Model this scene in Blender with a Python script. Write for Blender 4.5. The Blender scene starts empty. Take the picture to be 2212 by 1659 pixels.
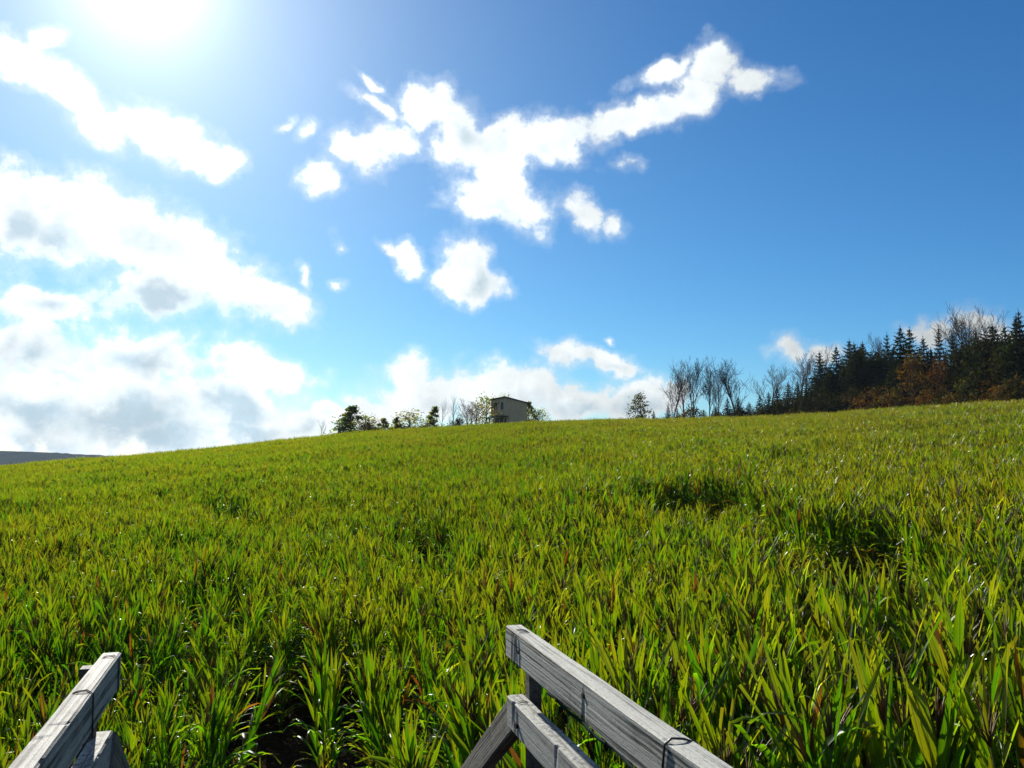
import bpy, math, random
import numpy as np
from mathutils import Vector, Matrix, Euler

random.seed(7)
RNG = np.random.default_rng(7)
R = math.radians
scene = bpy.context.scene
COL = scene.collection

# ------------------------------------------------------------------ camera
PITCH = R(4.75)
F = 1841.0                       # focal length in pixels of a 2212 px wide frame
EYE = Vector((0.0, 0.0, 0.0))    # the eye is the origin: everything else is measured from it
cam_d = bpy.data.cameras.new('camera')
cam_d.sensor_width = 36.0
cam_d.lens = 36.0 * F / 2212.0
cam_d.clip_start = 0.05
cam_d.clip_end = 20000.0
cam = bpy.data.objects.new('camera', cam_d)
COL.objects.link(cam)
cam.location = EYE
cam.rotation_euler = (math.pi / 2 + PITCH, 0, 0)
scene.camera = cam


def ray(px, py):
    """direction in the world of a pixel of the 2212 x 1659 photograph, scaled to y = 1"""
    vx, vy = px - 1106.0, 829.5 - py
    y = F * math.cos(PITCH) - vy * math.sin(PITCH)
    z = vy * math.cos(PITCH) + F * math.sin(PITCH)
    return vx / y, z / y


def azel(px, py):
    u, w = ray(px, py)
    return math.atan2(u, 1.0), math.atan2(w, math.hypot(u, 1.0))


SUN_AZ, SUN_EL = azel(305, -70)

# ------------------------------------------------------------------ view
scene.view_settings.view_transform = 'Standard'
scene.view_settings.look = 'None'
EXPOSURE = 0.85
scene.view_settings.exposure = EXPOSURE
scene.view_settings.gamma = 1.0
scene.view_settings.use_curve_mapping = False
cy = scene.cycles
cy.max_bounces = 6
cy.diffuse_bounces = 2
cy.glossy_bounces = 2
cy.transmission_bounces = 4
cy.transparent_max_bounces = 4
cy.volume_bounces = 0
cy.use_denoising = True
cy.denoising_prefilter = 'NONE'
cy.denoiser = 'OPENIMAGEDENOISE'
cy.denoising_input_passes = 'RGB_ALBEDO_NORMAL'
cy.sample_clamp_indirect = 1.2
cy.use_adaptive_sampling = True
cy.adaptive_threshold = 0.01


# ------------------------------------------------------------------ node helpers
class NT:
    def __init__(self, tree):
        self.t = tree

    def n(self, kind, **kw):
        nd = self.t.nodes.new(kind)
        for k, v in kw.items():
            setattr(nd, k, v)
        return nd

    def link(self, a, b):
        self.t.links.new(a, b)

    def put(self, sock, v):
        if hasattr(v, 'is_linked') or isinstance(v, bpy.types.NodeSocket):
            self.link(v, sock)
        else:
            sock.default_value = v

    def math(self, op, a, b=0.0, c=None, clamp=False):
        nd = self.n('ShaderNodeMath', operation=op, use_clamp=clamp)
        self.put(nd.inputs[0], a)
        self.put(nd.inputs[1], b)
        if c is not None:
            self.put(nd.inputs[2], c)
        return nd.outputs[0]

    def vmath(self, op, a, b=None, scale=None):
        nd = self.n('ShaderNodeVectorMath', operation=op)
        self.put(nd.inputs[0], a)
        if b is not None:
            self.put(nd.inputs[1], b)
        if scale is not None:
            self.put(nd.inputs['Scale'], scale)
        return nd.outputs['Value'] if op in ('LENGTH', 'DOT_PRODUCT') else nd.outputs['Vector']

    def noise(self, vec, scale, detail=4.0, rough=0.5, distort=0.0, out='Fac', dim='3D'):
        nd = self.n('ShaderNodeTexNoise', noise_dimensions=dim)
        if vec is not None:
            self.link(vec, nd.inputs['Vector'])
        nd.inputs['Scale'].default_value = scale
        nd.inputs['Detail'].default_value = detail
        nd.inputs['Roughness'].default_value = rough
        nd.inputs['Distortion'].default_value = distort
        return nd.outputs[out]

    def smooth(self, v, a, b, lo=0.0, hi=1.0):
        nd = self.n('ShaderNodeMapRange', interpolation_type='SMOOTHSTEP')
        self.put(nd.inputs['Value'], v)
        nd.inputs['From Min'].default_value = a
        nd.inputs['From Max'].default_value = b
        nd.inputs['To Min'].default_value = lo
        nd.inputs['To Max'].default_value = hi
        return nd.outputs['Result']

    def mix(self, fac, a, b, blend='MIX'):
        nd = self.n('ShaderNodeMix', data_type='RGBA', blend_type=blend)
        self.put(nd.inputs['Factor'], fac)
        for sock, v in ((nd.inputs[6], a), (nd.inputs[7], b)):
            if isinstance(v, tuple):
                sock.default_value = (*v[:3], 1.0)
            else:
                self.link(v, sock)
        return nd.outputs[2]

    def ramp(self, fac, stops):
        nd = self.n('ShaderNodeValToRGB')
        cr = nd.color_ramp
        while len(cr.elements) < len(stops):
            cr.elements.new(0.5)
        for e, (p, c) in zip(cr.elements, stops):
            e.position = p
            e.color = (*c, 1.0)
        self.put(nd.inputs['Fac'], fac)
        return nd.outputs['Color']


# ------------------------------------------------------------------ sky
SKY_STRENGTH = 0.10              # as it shows in the picture; the exposure is taken off again below
world = bpy.data.worlds.new('World')
scene.world = world
world.use_nodes = True
wt = NT(world.node_tree)
world.node_tree.nodes.clear()
w_out = wt.n('ShaderNodeOutputWorld')
w_bg = wt.n('ShaderNodeBackground')
wt.link(w_bg.outputs[0], w_out.inputs['Surface'])
sky = wt.n('ShaderNodeTexSky', sky_type='NISHITA')
sky.sun_disc = False
sky.sun_elevation = SUN_EL
sky.sun_rotation = SUN_AZ
sky.altitude = 300.0
sky.air_density = 1.0
sky.dust_density = 0.25
sky.ozone_density = 4.0
skyc = sky.outputs[0]
# the camera's own rendering of blue: deeper and more saturated than the physical sky
ssep = wt.n('ShaderNodeSeparateColor')
wt.link(skyc, ssep.inputs[0])
tc = wt.n('ShaderNodeTexCoord')
dirv = tc.outputs['Generated']
sep = wt.n('ShaderNodeSeparateXYZ')
wt.link(dirv, sep.inputs[0])
az = wt.math('ARCTAN2', sep.outputs[0], sep.outputs[1])
el = wt.math('ARCSINE', sep.outputs[2])
height = wt.smooth(el, R(-3.0), R(27.0))
chan = []
for k, (g, lo, hi) in enumerate(((1.52, 0.66, 0.94), (1.22, 0.90, 1.00), (0.95, 1.05, 0.98))):
    c_ = wt.math('POWER', wt.math('MULTIPLY', ssep.outputs[k], SKY_STRENGTH), g)
    f_ = wt.math('MULTIPLY_ADD', height, (hi - lo) / SKY_STRENGTH, lo / SKY_STRENGTH)
    chan.append(wt.math('MULTIPLY', c_, f_))
scomb = wt.n('ShaderNodeCombineColor')
for k in range(3):
    wt.link(chan[k], scomb.inputs[k])
skyc = scomb.outputs[0]
sund = Vector((math.sin(SUN_AZ) * math.cos(SUN_EL), math.cos(SUN_AZ) * math.cos(SUN_EL), math.sin(SUN_EL)))

comb = wt.n('ShaderNodeCombineXYZ')
wt.link(az, comb.inputs[0])
wt.link(el, comb.inputs[1])
ang0 = comb.outputs[0]
# two octaves of warping tear the outlines
warp1 = wt.noise(dirv, 9.0, 3.0, 0.55, out='Color')
warp2 = wt.noise(dirv, 34.0, 4.0, 0.6, out='Color')
w1 = wt.vmath('SCALE', wt.vmath('SUBTRACT', warp1, (0.5, 0.5, 0.5)), scale=0.055)
w2 = wt.vmath('SCALE', wt.vmath('SUBTRACT', warp2, (0.5, 0.5, 0.5)), scale=0.022)
ang = wt.vmath('ADD', wt.vmath('ADD', ang0, w1), w2)


def blob(x, y, rx, ry, rot=0.0, s=1.0, src=None):
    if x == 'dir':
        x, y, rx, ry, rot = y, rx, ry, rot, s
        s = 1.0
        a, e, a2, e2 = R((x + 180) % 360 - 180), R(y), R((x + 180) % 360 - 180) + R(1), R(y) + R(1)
    else:
        a, e = azel(x, y)
        a2, _ = azel(x + 1, y)
        _, e2 = azel(x, y - 1)
    nd = wt.n('ShaderNodeMapping', vector_type='TEXTURE')
    wt.link(src or ang, nd.inputs['Vector'])
    nd.inputs['Location'].default_value = (a, e, 0)
    nd.inputs['Rotation'].default_value = (0, 0, R(rot))
    nd.inputs['Scale'].default_value = (rx * abs(a2 - a), ry * abs(e2 - e), 1.0)
    ln = wt.vmath('LENGTH', nd.outputs[0])
    v = wt.math('SUBTRACT', 1.0, ln, clamp=False)
    return wt.math('MULTIPLY', v, s) if s != 1.0 else v


def union(blobs, src=None):
    acc = None
    for b in blobs:
        # each blob waits for the one before it, so that the shader never holds more than a few values at once
        v = blob(*b, src=(ang if acc is None else wt.vmath('ADD', ang, wt.vmath('SCALE', (1e-7, 0.0, 0.0), scale=acc))))
        if acc is None:
            acc = v
        else:
            nd = wt.n('ShaderNodeMath', operation='SMOOTH_MAX')
            wt.link(acc, nd.inputs[0])
            wt.link(v, nd.inputs[1])
            nd.inputs[2].default_value = 0.15
            acc = nd.outputs[0]
    return acc


# cloud banks: x, y, half width, half height, tilt (deg, anticlockwise), weight
CLOUDS = [
    # bank beside the sun
    (30, 150, 80, 52, -20), (130, 200, 110, 50, -20), (95, 90, 60, 28, 30, 0.8),
    (215, 275, 90, 52, -5), (340, 282, 150, 68, -12), (430, 335, 110, 42, -8),
    # long bank on the left
    (60, 410, 130, 66, -10), (90, 475, 190, 84, -8), (280, 500, 205, 106, -22), (430, 580, 200, 96, -30),
    (345, 620, 160, 76, -5), (560, 650, 150, 50, -25),
    # low banks on the left
    (95, 648, 120, 48, 0), (70, 755, 220, 96, 0), (270, 785, 290, 90, -5), (530, 800, 180, 46, -5), 
    (110, 890, 350, 150, 0), (360, 900, 270, 140, 0), (545, 920, 140, 95, -30), (650, 925, 80, 45, -10),
    (700, 900, 50, 26, 0), (-150, 700, 250, 300, 0),
    # the Y shaped cloud in the middle
    (915, 225, 78, 66, -10), (985, 300, 84, 90, -25), (1085, 310, 110, 62, 0), (1210, 300, 140, 58, 8),
    (1320, 265, 120, 45, 12), (1420, 240, 95, 48, 10), (1495, 205, 65, 62, 45), (1530, 140, 60, 60, 10),
    (1445, 150, 80, 30, 15, 0.75), (1615, 170, 95, 30, -8, 0.62), (1080, 380, 85, 90, -10), (1085, 430, 145, 70, -8),
    (830, 235, 75, 22, -25, 0.7), (805, 170, 36, 15, -35, 0.75), (765, 325, 80, 55, -10, 0.9), (688, 382, 65, 44, 0, 0.9),
    (660, 285, 36, 26, 40, 0.65), (610, 262, 24, 16, 30, 0.6), (860, 300, 70, 50, 0, 0.55),
    (1270, 455, 55, 44, -30, 0.95), (1322, 478, 44, 34, -30, 0.85), (1365, 355, 34, 22, 0, 0.5),
    (1010, 578, 58, 72, 10), (1032, 622, 80, 46, -8), (968, 602, 40, 26, 0, 0.8),
    (893, 566, 48, 30, -50, 0.85), (850, 548, 44, 16, -20, 0.6), (722, 535, 26, 16, -30, 0.55), (728, 622, 22, 16, 0, 0.55),
    (648, 598, 16, 36, 0, 0.7),
    # along the hill
    (880, 800, 70, 55, 0), (900, 850, 120, 60, 0), (1020, 845, 100, 55, 0), (1110, 835, 120, 62, -5), (1210, 875, 150, 50, 0),
    (1340, 880, 120, 48, 0), (1410, 858, 80, 46, 0), (1455, 850, 55, 45, 0, 0.9), (815, 878, 80, 28, -5, 0.9), (760, 905, 90, 24, 0, 0.9),
    (1272, 776, 115, 36, -5), (1225, 768, 50, 26, 0, 0.9), (1335, 792, 70, 20, -5, 0.85), (1326, 733, 20, 14, 0, 0.8),
    (2045, 712, 120, 40, 10, 0.75), (2085, 690, 70, 40, 20, 0.8), (1965, 725, 90, 24, 0, 0.55), (1712, 752, 50, 26, -10, 0.65),
    (1775, 765, 70, 28, 0, 0.7), (2150, 730, 100, 50, 0, 0.7),
    # the same weather goes on past the frame
    (-420, 300, 280, 120, -15), (-700, 760, 420, 160, 0), (2700, 520, 260, 70, 10, 0.8), (2900, 800, 420, 90, 0),
    (500, -420, 300, 110, 10), (1700, -500, 260, 90, -8, 0.8),
]
FILL_CLOUDS = [  # unseen clouds added for whiter fill light: azimuth, elevation, half sizes in degrees, tilt
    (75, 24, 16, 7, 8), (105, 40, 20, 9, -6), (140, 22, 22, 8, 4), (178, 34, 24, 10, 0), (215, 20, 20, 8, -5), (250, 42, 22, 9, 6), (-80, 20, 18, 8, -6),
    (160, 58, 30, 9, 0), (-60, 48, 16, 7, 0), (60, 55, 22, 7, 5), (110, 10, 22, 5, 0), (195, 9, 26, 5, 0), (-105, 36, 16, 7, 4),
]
SHADES = [  # thick parts that the low sun does not shine through
    (48, 470, 60, 85, 10), (155, 525, 100, 58, -30), (320, 515, 110, 40, -15, 0.45), (345, 652, 175, 52, -8, 2.0), (490, 683, 150, 28, -3),
    (110, 640, 90, 36, 0, 0.75), (280, 775, 150, 50, -5, 0.8), (50, 775, 110, 60, 0, 0.8), (435, 795, 70, 36, 0, 0.6),
    (90, 880, 160, 50, 0, 1.0), (250, 895, 220, 70, 0, 1.0), (60, 950, 180, 40, 0, 0.9), (500, 885, 95, 70, -25, 1.3), (520, 945, 120, 40, 0, 1.2),
    (380, 945, 170, 42, 0, 1.0), (660, 935, 70, 24, 0, 0.5), (-300, 800, 200, 160, 0),
    (1010, 285, 65, 40, -40, 0.5), (1180, 330, 110, 30, 10, 0.35), (1110, 455, 110, 36, 0, 0.4), (1040, 598, 40, 36, 0, 0.45),
    (960, 868, 100, 30, 0, 0.6), (1140, 865, 90, 34, 0, 0.6), (1250, 895, 140, 34, 0, 0.65), (1400, 885, 90, 40, 0, 0.6),
    (1280, 795, 90, 20, 0, 0.5), (2060, 730, 90, 26, 0, 0.6),
]
field = union(CLOUDS + [('dir',) + b for b in FILL_CLOUDS])
fb1 = wt.noise(dirv, 19.0, 10.0, 0.63)
tosun = wt.vmath('SCALE', wt.vmath('SUBTRACT', tuple(sund), dirv), scale=0.035)
fbs = wt.noise(wt.vmath('ADD', dirv, tosun), 19.0, 5.0, 0.58)
fbm = wt.noise(dirv, 19.0, 5.0, 0.58)
fb2 = wt.noise(dirv, 70.0, 6.0, 0.6)


def puffs(vec):
    nd = wt.n('ShaderNodeTexVoronoi', feature='F1', distance='EUCLIDEAN')
    nd.inputs['Scale'].default_value = 23.0
    nd.inputs['Detail'].default_value = 2.0
    nd.inputs['Roughness'].default_value = 0.5
    nd.normalize = True
    wt.link(vec, nd.inputs['Vector'])
    return nd.outputs['Distance']


PUFF0, PUFFK = 0.325, 1.25
wdir = wt.vmath('ADD', dirv, wt.vmath('SCALE', wt.vmath('SUBTRACT', warp2, (0.5, 0.5, 0.5)), scale=0.03))
pf = puffs(wdir)
pfs = puffs(wt.vmath('ADD', wdir, wt.vmath('SCALE', tosun, scale=0.40)))
dens = wt.math('ADD', field, wt.math('MULTIPLY', wt.math('SUBTRACT', fb1, 0.5), 1.7))
dens = wt.math('ADD', dens, wt.math('MULTIPLY', wt.math('SUBTRACT', PUFF0, pf), PUFFK))
dens = wt.math('ADD', dens, wt.math('MULTIPLY', wt.math('SUBTRACT', fb2, 0.5), 0.30))
mask = wt.math('ADD', wt.math('MULTIPLY', wt.smooth(dens, 0.14, 0.52), 0.70), wt.math('MULTIPLY', wt.smooth(dens, -0.26, 0.40), 0.30))
thick = wt.smooth(dens, 0.35, 0.95)
shade = union(SHADES)
fb3 = wt.noise(dirv, 18.0, 6.0, 0.55)
shade = wt.smooth(wt.math('ADD', shade, wt.math('MULTIPLY', wt.math('SUBTRACT', fb3, 0.5), 1.3)), -0.15, 1.0)
# what lies behind more cloud, seen from the sun, is greyer
behind = wt.math('ADD', wt.math('MULTIPLY', wt.math('SUBTRACT', fbs, fbm), 1.3), wt.math('MULTIPLY', wt.math('SUBTRACT', pf, pfs), 1.1))
core = wt.math('MULTIPLY', wt.smooth(dens, 0.30, 1.25), 0.20)
shade = wt.math('ADD', wt.math('ADD', shade, core), behind, clamp=True)
shade = wt.math('MULTIPLY', shade, wt.smooth(dens, 0.15, 0.75))
# clouds near the sun are brighter because more light comes straight through
cosg = wt.vmath('DOT_PRODUCT', dirv, tuple(sund))
near = wt.smooth(cosg, 0.55, 1.0)
soft = wt.noise(dirv, 14.0, 5.0, 0.55)
lum = wt.math('ADD', 0.72, wt.math('MULTIPLY', near, 0.55))
lum = wt.math('MULTIPLY', lum, wt.smooth(soft, 0.30, 0.62, 1.05, 0.84))
cl_white = wt.vmath('SCALE', (0.93, 0.985, 1.0), scale=lum)
cl_grey = wt.vmath('SCALE', (0.43, 0.58, 0.68), scale=lum)
ccol = wt.mix(wt.math('MULTIPLY', shade, 0.92), cl_white, cl_grey)
ccol = wt.vmath('SCALE', ccol, scale=1.0 / SKY_STRENGTH)
final = wt.mix(mask, skyc, ccol)
# aureole of the sun in the thin haze of the upper air
cpos = wt.math('MAXIMUM', cosg, 0.0)
aur = wt.math('ADD', wt.math('MULTIPLY', wt.math('POWER', cpos, 500.0), 0.75), wt.math('ADD', wt.math('MULTIPLY', wt.math('POWER', cpos, 80.0), 0.27), wt.math('MULTIPLY', wt.math('POWER', cpos, 16.0), 0.19)))
final = wt.vmath('ADD', final, wt.vmath('SCALE', (0.98, 0.98, 1.0), scale=wt.math('DIVIDE', aur, SKY_STRENGTH)))
wt.link(final, w_bg.inputs['Color'])
w_bg.inputs['Strength'].default_value = SKY_STRENGTH / 2 ** EXPOSURE
try:
    world.cycles.sampling_method = 'MANUAL'
    world.cycles.sample_map_resolution = 512
except Exception:
    pass

# ------------------------------------------------------------------ sun
sun_d = bpy.data.lights.new('sun', 'SUN')
sun_d.energy = 5.0
sun_d.angle = R(0.5)
sun_d.color = (1.0, 0.94, 0.84)
sun = bpy.data.objects.new('sun', sun_d)
COL.objects.link(sun)
sun.rotation_euler = sund.to_track_quat('Z', 'Y').to_euler()
sun.location = (-40, 60, 60)

# ------------------------------------------------------------------ land
_sky_px = [(-900, 1030), (-400, 1028), (0, 1011), (240, 991), (420, 976), (600, 955), (730, 941), (900, 929), (1000, 923), (1100, 917),
           (1300, 910), (1450, 909), (1700, 902), (1900, 889), (2212, 872), (2600, 850), (3300, 830)]
_U = np.array([ray(a, b)[0] for a, b in _sky_px])
_T = np.array([ray(a, b)[1] for a, b in _sky_px])
_uu = np.linspace(_U[0], _U[-1], 400)
_tt = np.interp(_uu, _U, _T)
_k = np.hanning(25); _k /= _k.sum()
_tt = np.convolve(np.pad(_tt, 12, mode='edge'), _k, mode='valid')
_DU = np.array([-1.1, -0.6, -0.3, 0.0, 0.2, 0.35, 0.6, 1.1])
_DD = np.array([120., 130., 150., 172., 175., 152., 104., 80.])
HC = 2.2
_lat = np.random.default_rng(3).normal(size=(6, 4))


def crest(u):
    return np.interp(u, _DU, _DD)


def ground_z(x, y):
    x = np.asarray(x, float); y = np.asarray(y, float)
    t = np.maximum(y, 0.0)
    u = np.clip(x / np.maximum(t, 9.0), -1.05, 1.05)
    T = np.interp(u, _uu, _tt)
    D = crest(u)
    g0 = 5.25 - 0.42 * np.tanh((x + 0.3) / 4.0)
    rise = g0 + T * D - HC
    s = t / D
    s1 = np.minimum(s, 1.0)
    m0 = 0.015 * D
    m1 = T * D
    h00 = 2 * s1 ** 3 - 3 * s1 ** 2 + 1
    h10 = s1 ** 3 - 2 * s1 ** 2 + s1
    h01 = -2 * s1 ** 3 + 3 * s1 ** 2
    h11 = s1 ** 3 - s1 ** 2
    z_in = h00 * (-g0) + h10 * m0 + h01 * (T * D - HC) + h11 * m1
    e = np.maximum(t - D, 0.0)
    e1 = np.minimum(e, 120.0)
    z_out = T * D + T * np.minimum(e, 200.0) - HC - 0.0007 * e1 ** 2 - 0.168 * np.maximum(e - 120.0, 0.0)
    z_out = np.where(z_out < -30, -30 - 14 * np.tanh((-30 - z_out) / 14.0), z_out)
    z = np.where(t <= D, z_in, z_out)
    z = z + 0.10 * np.sin(x * 0.21 + 1.3) * np.sin(y * 0.17 + 0.4)
    return z


def gz(x, y):
    return float(ground_z(x, y))


def hit(px, py, above=1.0):
    """where a line of sight meets a sheet a little above the soil"""
    u, w = ray(px, py)
    t = np.linspace(4, 260, 5000)
    g = ground_z(u * t, t) + above
    below = np.nonzero(w * t <= g)[0]
    tt = t[below[0]] if len(below) else 200.0
    return (u * tt, tt)


# ------------------------------------------------------------------ object helpers
def link(o, parent=None):
    COL.objects.link(o)
    if parent is not None:
        o.parent = parent
    return o


def tag(o, label=None, cat=None, group=None, kind=None):
    if label: o['label'] = label
    if cat: o['category'] = cat
    if group: o['group'] = group
    if kind: o['kind'] = kind
    return o


def empty(name, loc, rz=0.0):
    o = bpy.data.objects.new(name, None)
    o.empty_display_size = 0.3
    o.location = loc
    o.rotation_euler = (0, 0, rz)
    return link(o)


class MB:
    """collects verts and faces of one mesh"""

    def __init__(self):
        self.v, self.f, self.a, self.mi = [], [], [], []

    def add(self, verts, faces, attr=None, mi=0):
        o = len(self.v)
        self.v += [tuple(p) for p in verts]
        self.f += [tuple(i + o for i in fc) for fc in faces]
        self.mi += [mi] * len(faces)
        self.a += attr if attr is not None else [(0, 0, 0)] * len(verts)

    def box(self, x0, x1, y0, y1, z0, z1, mi=0):
        v = [(x0, y0, z0), (x1, y0, z0), (x1, y1, z0), (x0, y1, z0), (x0, y0, z1), (x1, y0, z1), (x1, y1, z1), (x0, y1, z1)]
        f = [(0, 3, 2, 1), (4, 5, 6, 7), (0, 1, 5, 4), (1, 2, 6, 5), (2, 3, 7, 6), (3, 0, 4, 7)]
        self.add(v, f, mi=mi)

    def tube(self, pts, rad, n=4, closed_end=True, mi=0):
        pts = [Vector(p) for p in pts]
        rings = []
        up = None
        for i, p in enumerate(pts):
            d = (pts[min(i + 1, len(pts) - 1)] - pts[max(i - 1, 0)])
            if d.length < 1e-9:
                d = Vector((0, 0, 1))
            d.normalize()
            if up is None:
                up = Vector((1, 0, 0)) if abs(d.x) < 0.8 else Vector((0, 1, 0))
            a = (up - d * up.dot(d)).normalized()
            b = d.cross(a)
            up = a
            r = rad[i] if hasattr(rad, '__len__') else rad
            rings.append([p + (a * math.cos(k * 2 * math.pi / n) + b * math.sin(k * 2 * math.pi / n)) * r for k in range(n)])
        v = [q for r_ in rings for q in r_]
        f = []
        for i in range(len(pts) - 1):
            for k in range(n):
                k2 = (k + 1) % n
                f.append((i * n + k, i * n + k2, (i + 1) * n + k2, (i + 1) * n + k))
        if closed_end:
            f.append(tuple(range(n - 1, -1, -1)))
            f.append(tuple((len(pts) - 1) * n + k for k in range(n)))
        self.add(v, f, mi=mi)

    def mesh(self, name, mats, smooth=False, attr=False):
        me = bpy.data.meshes.new(name)
        me.from_pydata(self.v, [], self.f)
        for m in (mats if isinstance(mats, (list, tuple)) else [mats]):
            me.materials.append(m)
        if any(self.mi):
            me.polygons.foreach_set('material_index', self.mi)
        if smooth:
            me.polygons.foreach_set('use_smooth', [True] * len(me.polygons))
        if attr:
            ca = me.attributes.new('leafdata', 'FLOAT_VECTOR', 'POINT')
            ca.data.foreach_set('vector', [c for t3 in self.a for c in t3])
        me.update()
        return me

    def build(self, name, mats, parent=None, smooth=False, attr=False):
        return link(bpy.data.objects.new(name, self.mesh(name, mats, smooth, attr)), parent)


def material(name):
    m = bpy.data.materials.new(name)
    m.use_nodes = True
    m.node_tree.nodes.clear()
    nt = NT(m.node_tree)
    out = nt.n('ShaderNodeOutputMaterial')
    return m, nt, out


def principled(nt, out, base, rough=0.7, spec=0.3, bump=None, bump_strength=0.5, bump_dist=0.01):
    p = nt.n('ShaderNodeBsdfPrincipled')
    if isinstance(base, tuple):
        p.inputs['Base Color'].default_value = (*base, 1)
    else:
        nt.link(base, p.inputs['Base Color'])
    nt.put(p.inputs['Roughness'], rough)
    p.inputs['Specular IOR Level'].default_value = spec
    if bump is not None:
        b = nt.n('ShaderNodeBump')
        b.inputs['Strength'].default_value = bump_strength
        b.inputs['Distance'].default_value = bump_dist
        nt.link(bump, b.inputs['Height'])
        nt.link(b.outputs[0], p.inputs['Normal'])
    nt.link(p.outputs[0], out.inputs['Surface'])
    return p


# ------------------------------------------------------------------ materials
FORWARD = 0.58


def leaf_material(name, refl, trans, w_trans=0.5, gloss=0.4, streak=True, shine=1.0):
    """refl / trans: colour stops from fresh to dry"""
    m, nt, out = material(name)
    at = nt.n('ShaderNodeAttribute', attribute_name='leafdata')
    sp = nt.n('ShaderNodeSeparateXYZ')
    nt.link(at.outputs['Vector'], sp.inputs[0])
    oi = nt.n('ShaderNodeObjectInfo')
    rnd = nt.math('MULTIPLY', nt.math('SUBTRACT', oi.outputs['Random'], 0.5), 0.22)
    dry = nt.math('ADD', sp.outputs[0], rnd)
    geo = nt.n('ShaderNodeNewGeometry')
    if streak:
        # tips and edges dry first, veins run along the blade
        blotch = nt.noise(geo.outputs['Position'], 9.0, 3.0, 0.6)
        tip = nt.math('MULTIPLY', nt.math('POWER', sp.outputs[2], 6.0), 0.16)
        dry = nt.math('ADD', nt.math('ADD', dry, tip), nt.math('MULTIPLY', nt.math('SUBTRACT', blotch, 0.5), 0.20))
    patch = nt.noise(geo.outputs['Position'], 0.10, 3.0, 0.55)
    dry = nt.math('ADD', dry, nt.math('MULTIPLY', nt.math('SUBTRACT', patch, 0.5), 0.45))
    if streak:
        # the crop has ripened further along the dry ridge and on the right hand side
        spl = nt.n('ShaderNodeSeparateXYZ')
        nt.link(geo.outputs['Position'], spl.inputs[0])
        ripe = nt.math('ADD', nt.smooth(spl.outputs[1], 45.0, 150.0, 0.0, 0.06), nt.smooth(spl.outputs[0], 1.0, 16.0, 0.0, 0.05))
        dry = nt.math('ADD', dry, ripe)
    rc = nt.ramp(dry, refl)
    tcol = nt.ramp(dry, trans)
    if streak:
        vein = nt.math('SINE', nt.math('MULTIPLY', sp.outputs[1], 34.0))
        vein = nt.math('MULTIPLY_ADD', vein, 0.14, 0.92)
        rib = nt.smooth(nt.math('ABSOLUTE', sp.outputs[1]), 0.0, 0.13, 1.0, 0.0)
        rc = nt.mix(nt.math('MULTIPLY', rib, 0.5), rc, (0.16, 0.19, 0.07))
        tcol = nt.mix(nt.math('MULTIPLY', rib, 0.6), tcol, (0.10, 0.12, 0.02))
        tcol = nt.vmath('SCALE', tcol, scale=vein)
    d = nt.n('ShaderNodeBsdfDiffuse')
    nt.link(rc, d.inputs['Color'])
    tr = nt.n('ShaderNodeBsdfTranslucent')
    nt.link(tcol, tr.inputs['Color'])
    through = tr.outputs[0]
    if streak:
        # thin blades pass much of the light on forwards, so they glow most when seen against the sun
        rf = nt.n('ShaderNodeBsdfRefraction')
        rf.inputs['IOR'].default_value = 1.25
        rf.inputs['Roughness'].default_value = 0.80
        nt.link(tcol, rf.inputs['Color'])
        fw = nt.n('ShaderNodeMixShader')
        fw.inputs[0].default_value = FORWARD
        nt.link(tr.outputs[0], fw.inputs[1])
        nt.link(rf.outputs[0], fw.inputs[2])
        through = fw.outputs[0]
    add = nt.n('ShaderNodeMixShader')
    add.inputs[0].default_value = w_trans
    nt.link(d.outputs[0], add.inputs[1])
    nt.link(through, add.inputs[2])
    gl = nt.n('ShaderNodeBsdfGlossy')
    gl.inputs['Roughness'].default_value = gloss
    gl.inputs['Color'].default_value = (0.9, 0.95, 0.95, 1)
    lw = nt.n('ShaderNodeLayerWeight')
    lw.inputs['Blend'].default_value = 0.5
    mx = nt.n('ShaderNodeMixShader')
    nt.link(nt.math('MULTIPLY_ADD', nt.math('POWER', lw.outputs['Facing'], 4.0), 0.15 * shine, 0.009 * shine), mx.inputs[0])
    nt.link(add.outputs[0], mx.inputs[1])
    nt.link(gl.outputs[0], mx.inputs[2])
    nt.link(mx.outputs[0], out.inputs['Surface'])
    return m


M = {}
M['corn_leaf'] = leaf_material(
    'corn_leaf',
    [(0.0, (0.008, 0.024, 0.003)), (0.42, (0.018, 0.029, 0.003)), (0.68, (0.045, 0.041, 0.007)), (0.88, (0.09, 0.040, 0.011)), (1.0, (0.065, 0.034, 0.014))],
    [(0.0, (0.052, 0.310, 0.0012)), (0.22, (0.180, 0.465, 0.002)), (0.44, (0.50, 0.585, 0.005)), (0.72, (0.56, 0.41, 0.014)), (0.90, (0.42, 0.14, 0.012)), (1.0, (0.24, 0.095, 0.018))],
    0.56, 0.36)
M['corn_stalk'] = leaf_material(
    'corn_stalk',
    [(0.0, (0.07, 0.10, 0.025)), (0.5, (0.12, 0.12, 0.03)), (1.0, (0.16, 0.11, 0.05))],
    [(0.0, (0.05, 0.07, 0.01)), (1.0, (0.08, 0.06, 0.02))], 0.15, 0.45, streak=False)
M['corn_tassel'] = leaf_material(
    'corn_tassel',
    [(0.0, (0.12, 0.075, 0.025)), (0.5, (0.10, 0.058, 0.02)), (1.0, (0.075, 0.036, 0.018))],
    [(0.0, (0.30, 0.19, 0.05)), (1.0, (0.20, 0.09, 0.03))], 0.35, 0.6, streak=False)
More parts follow.
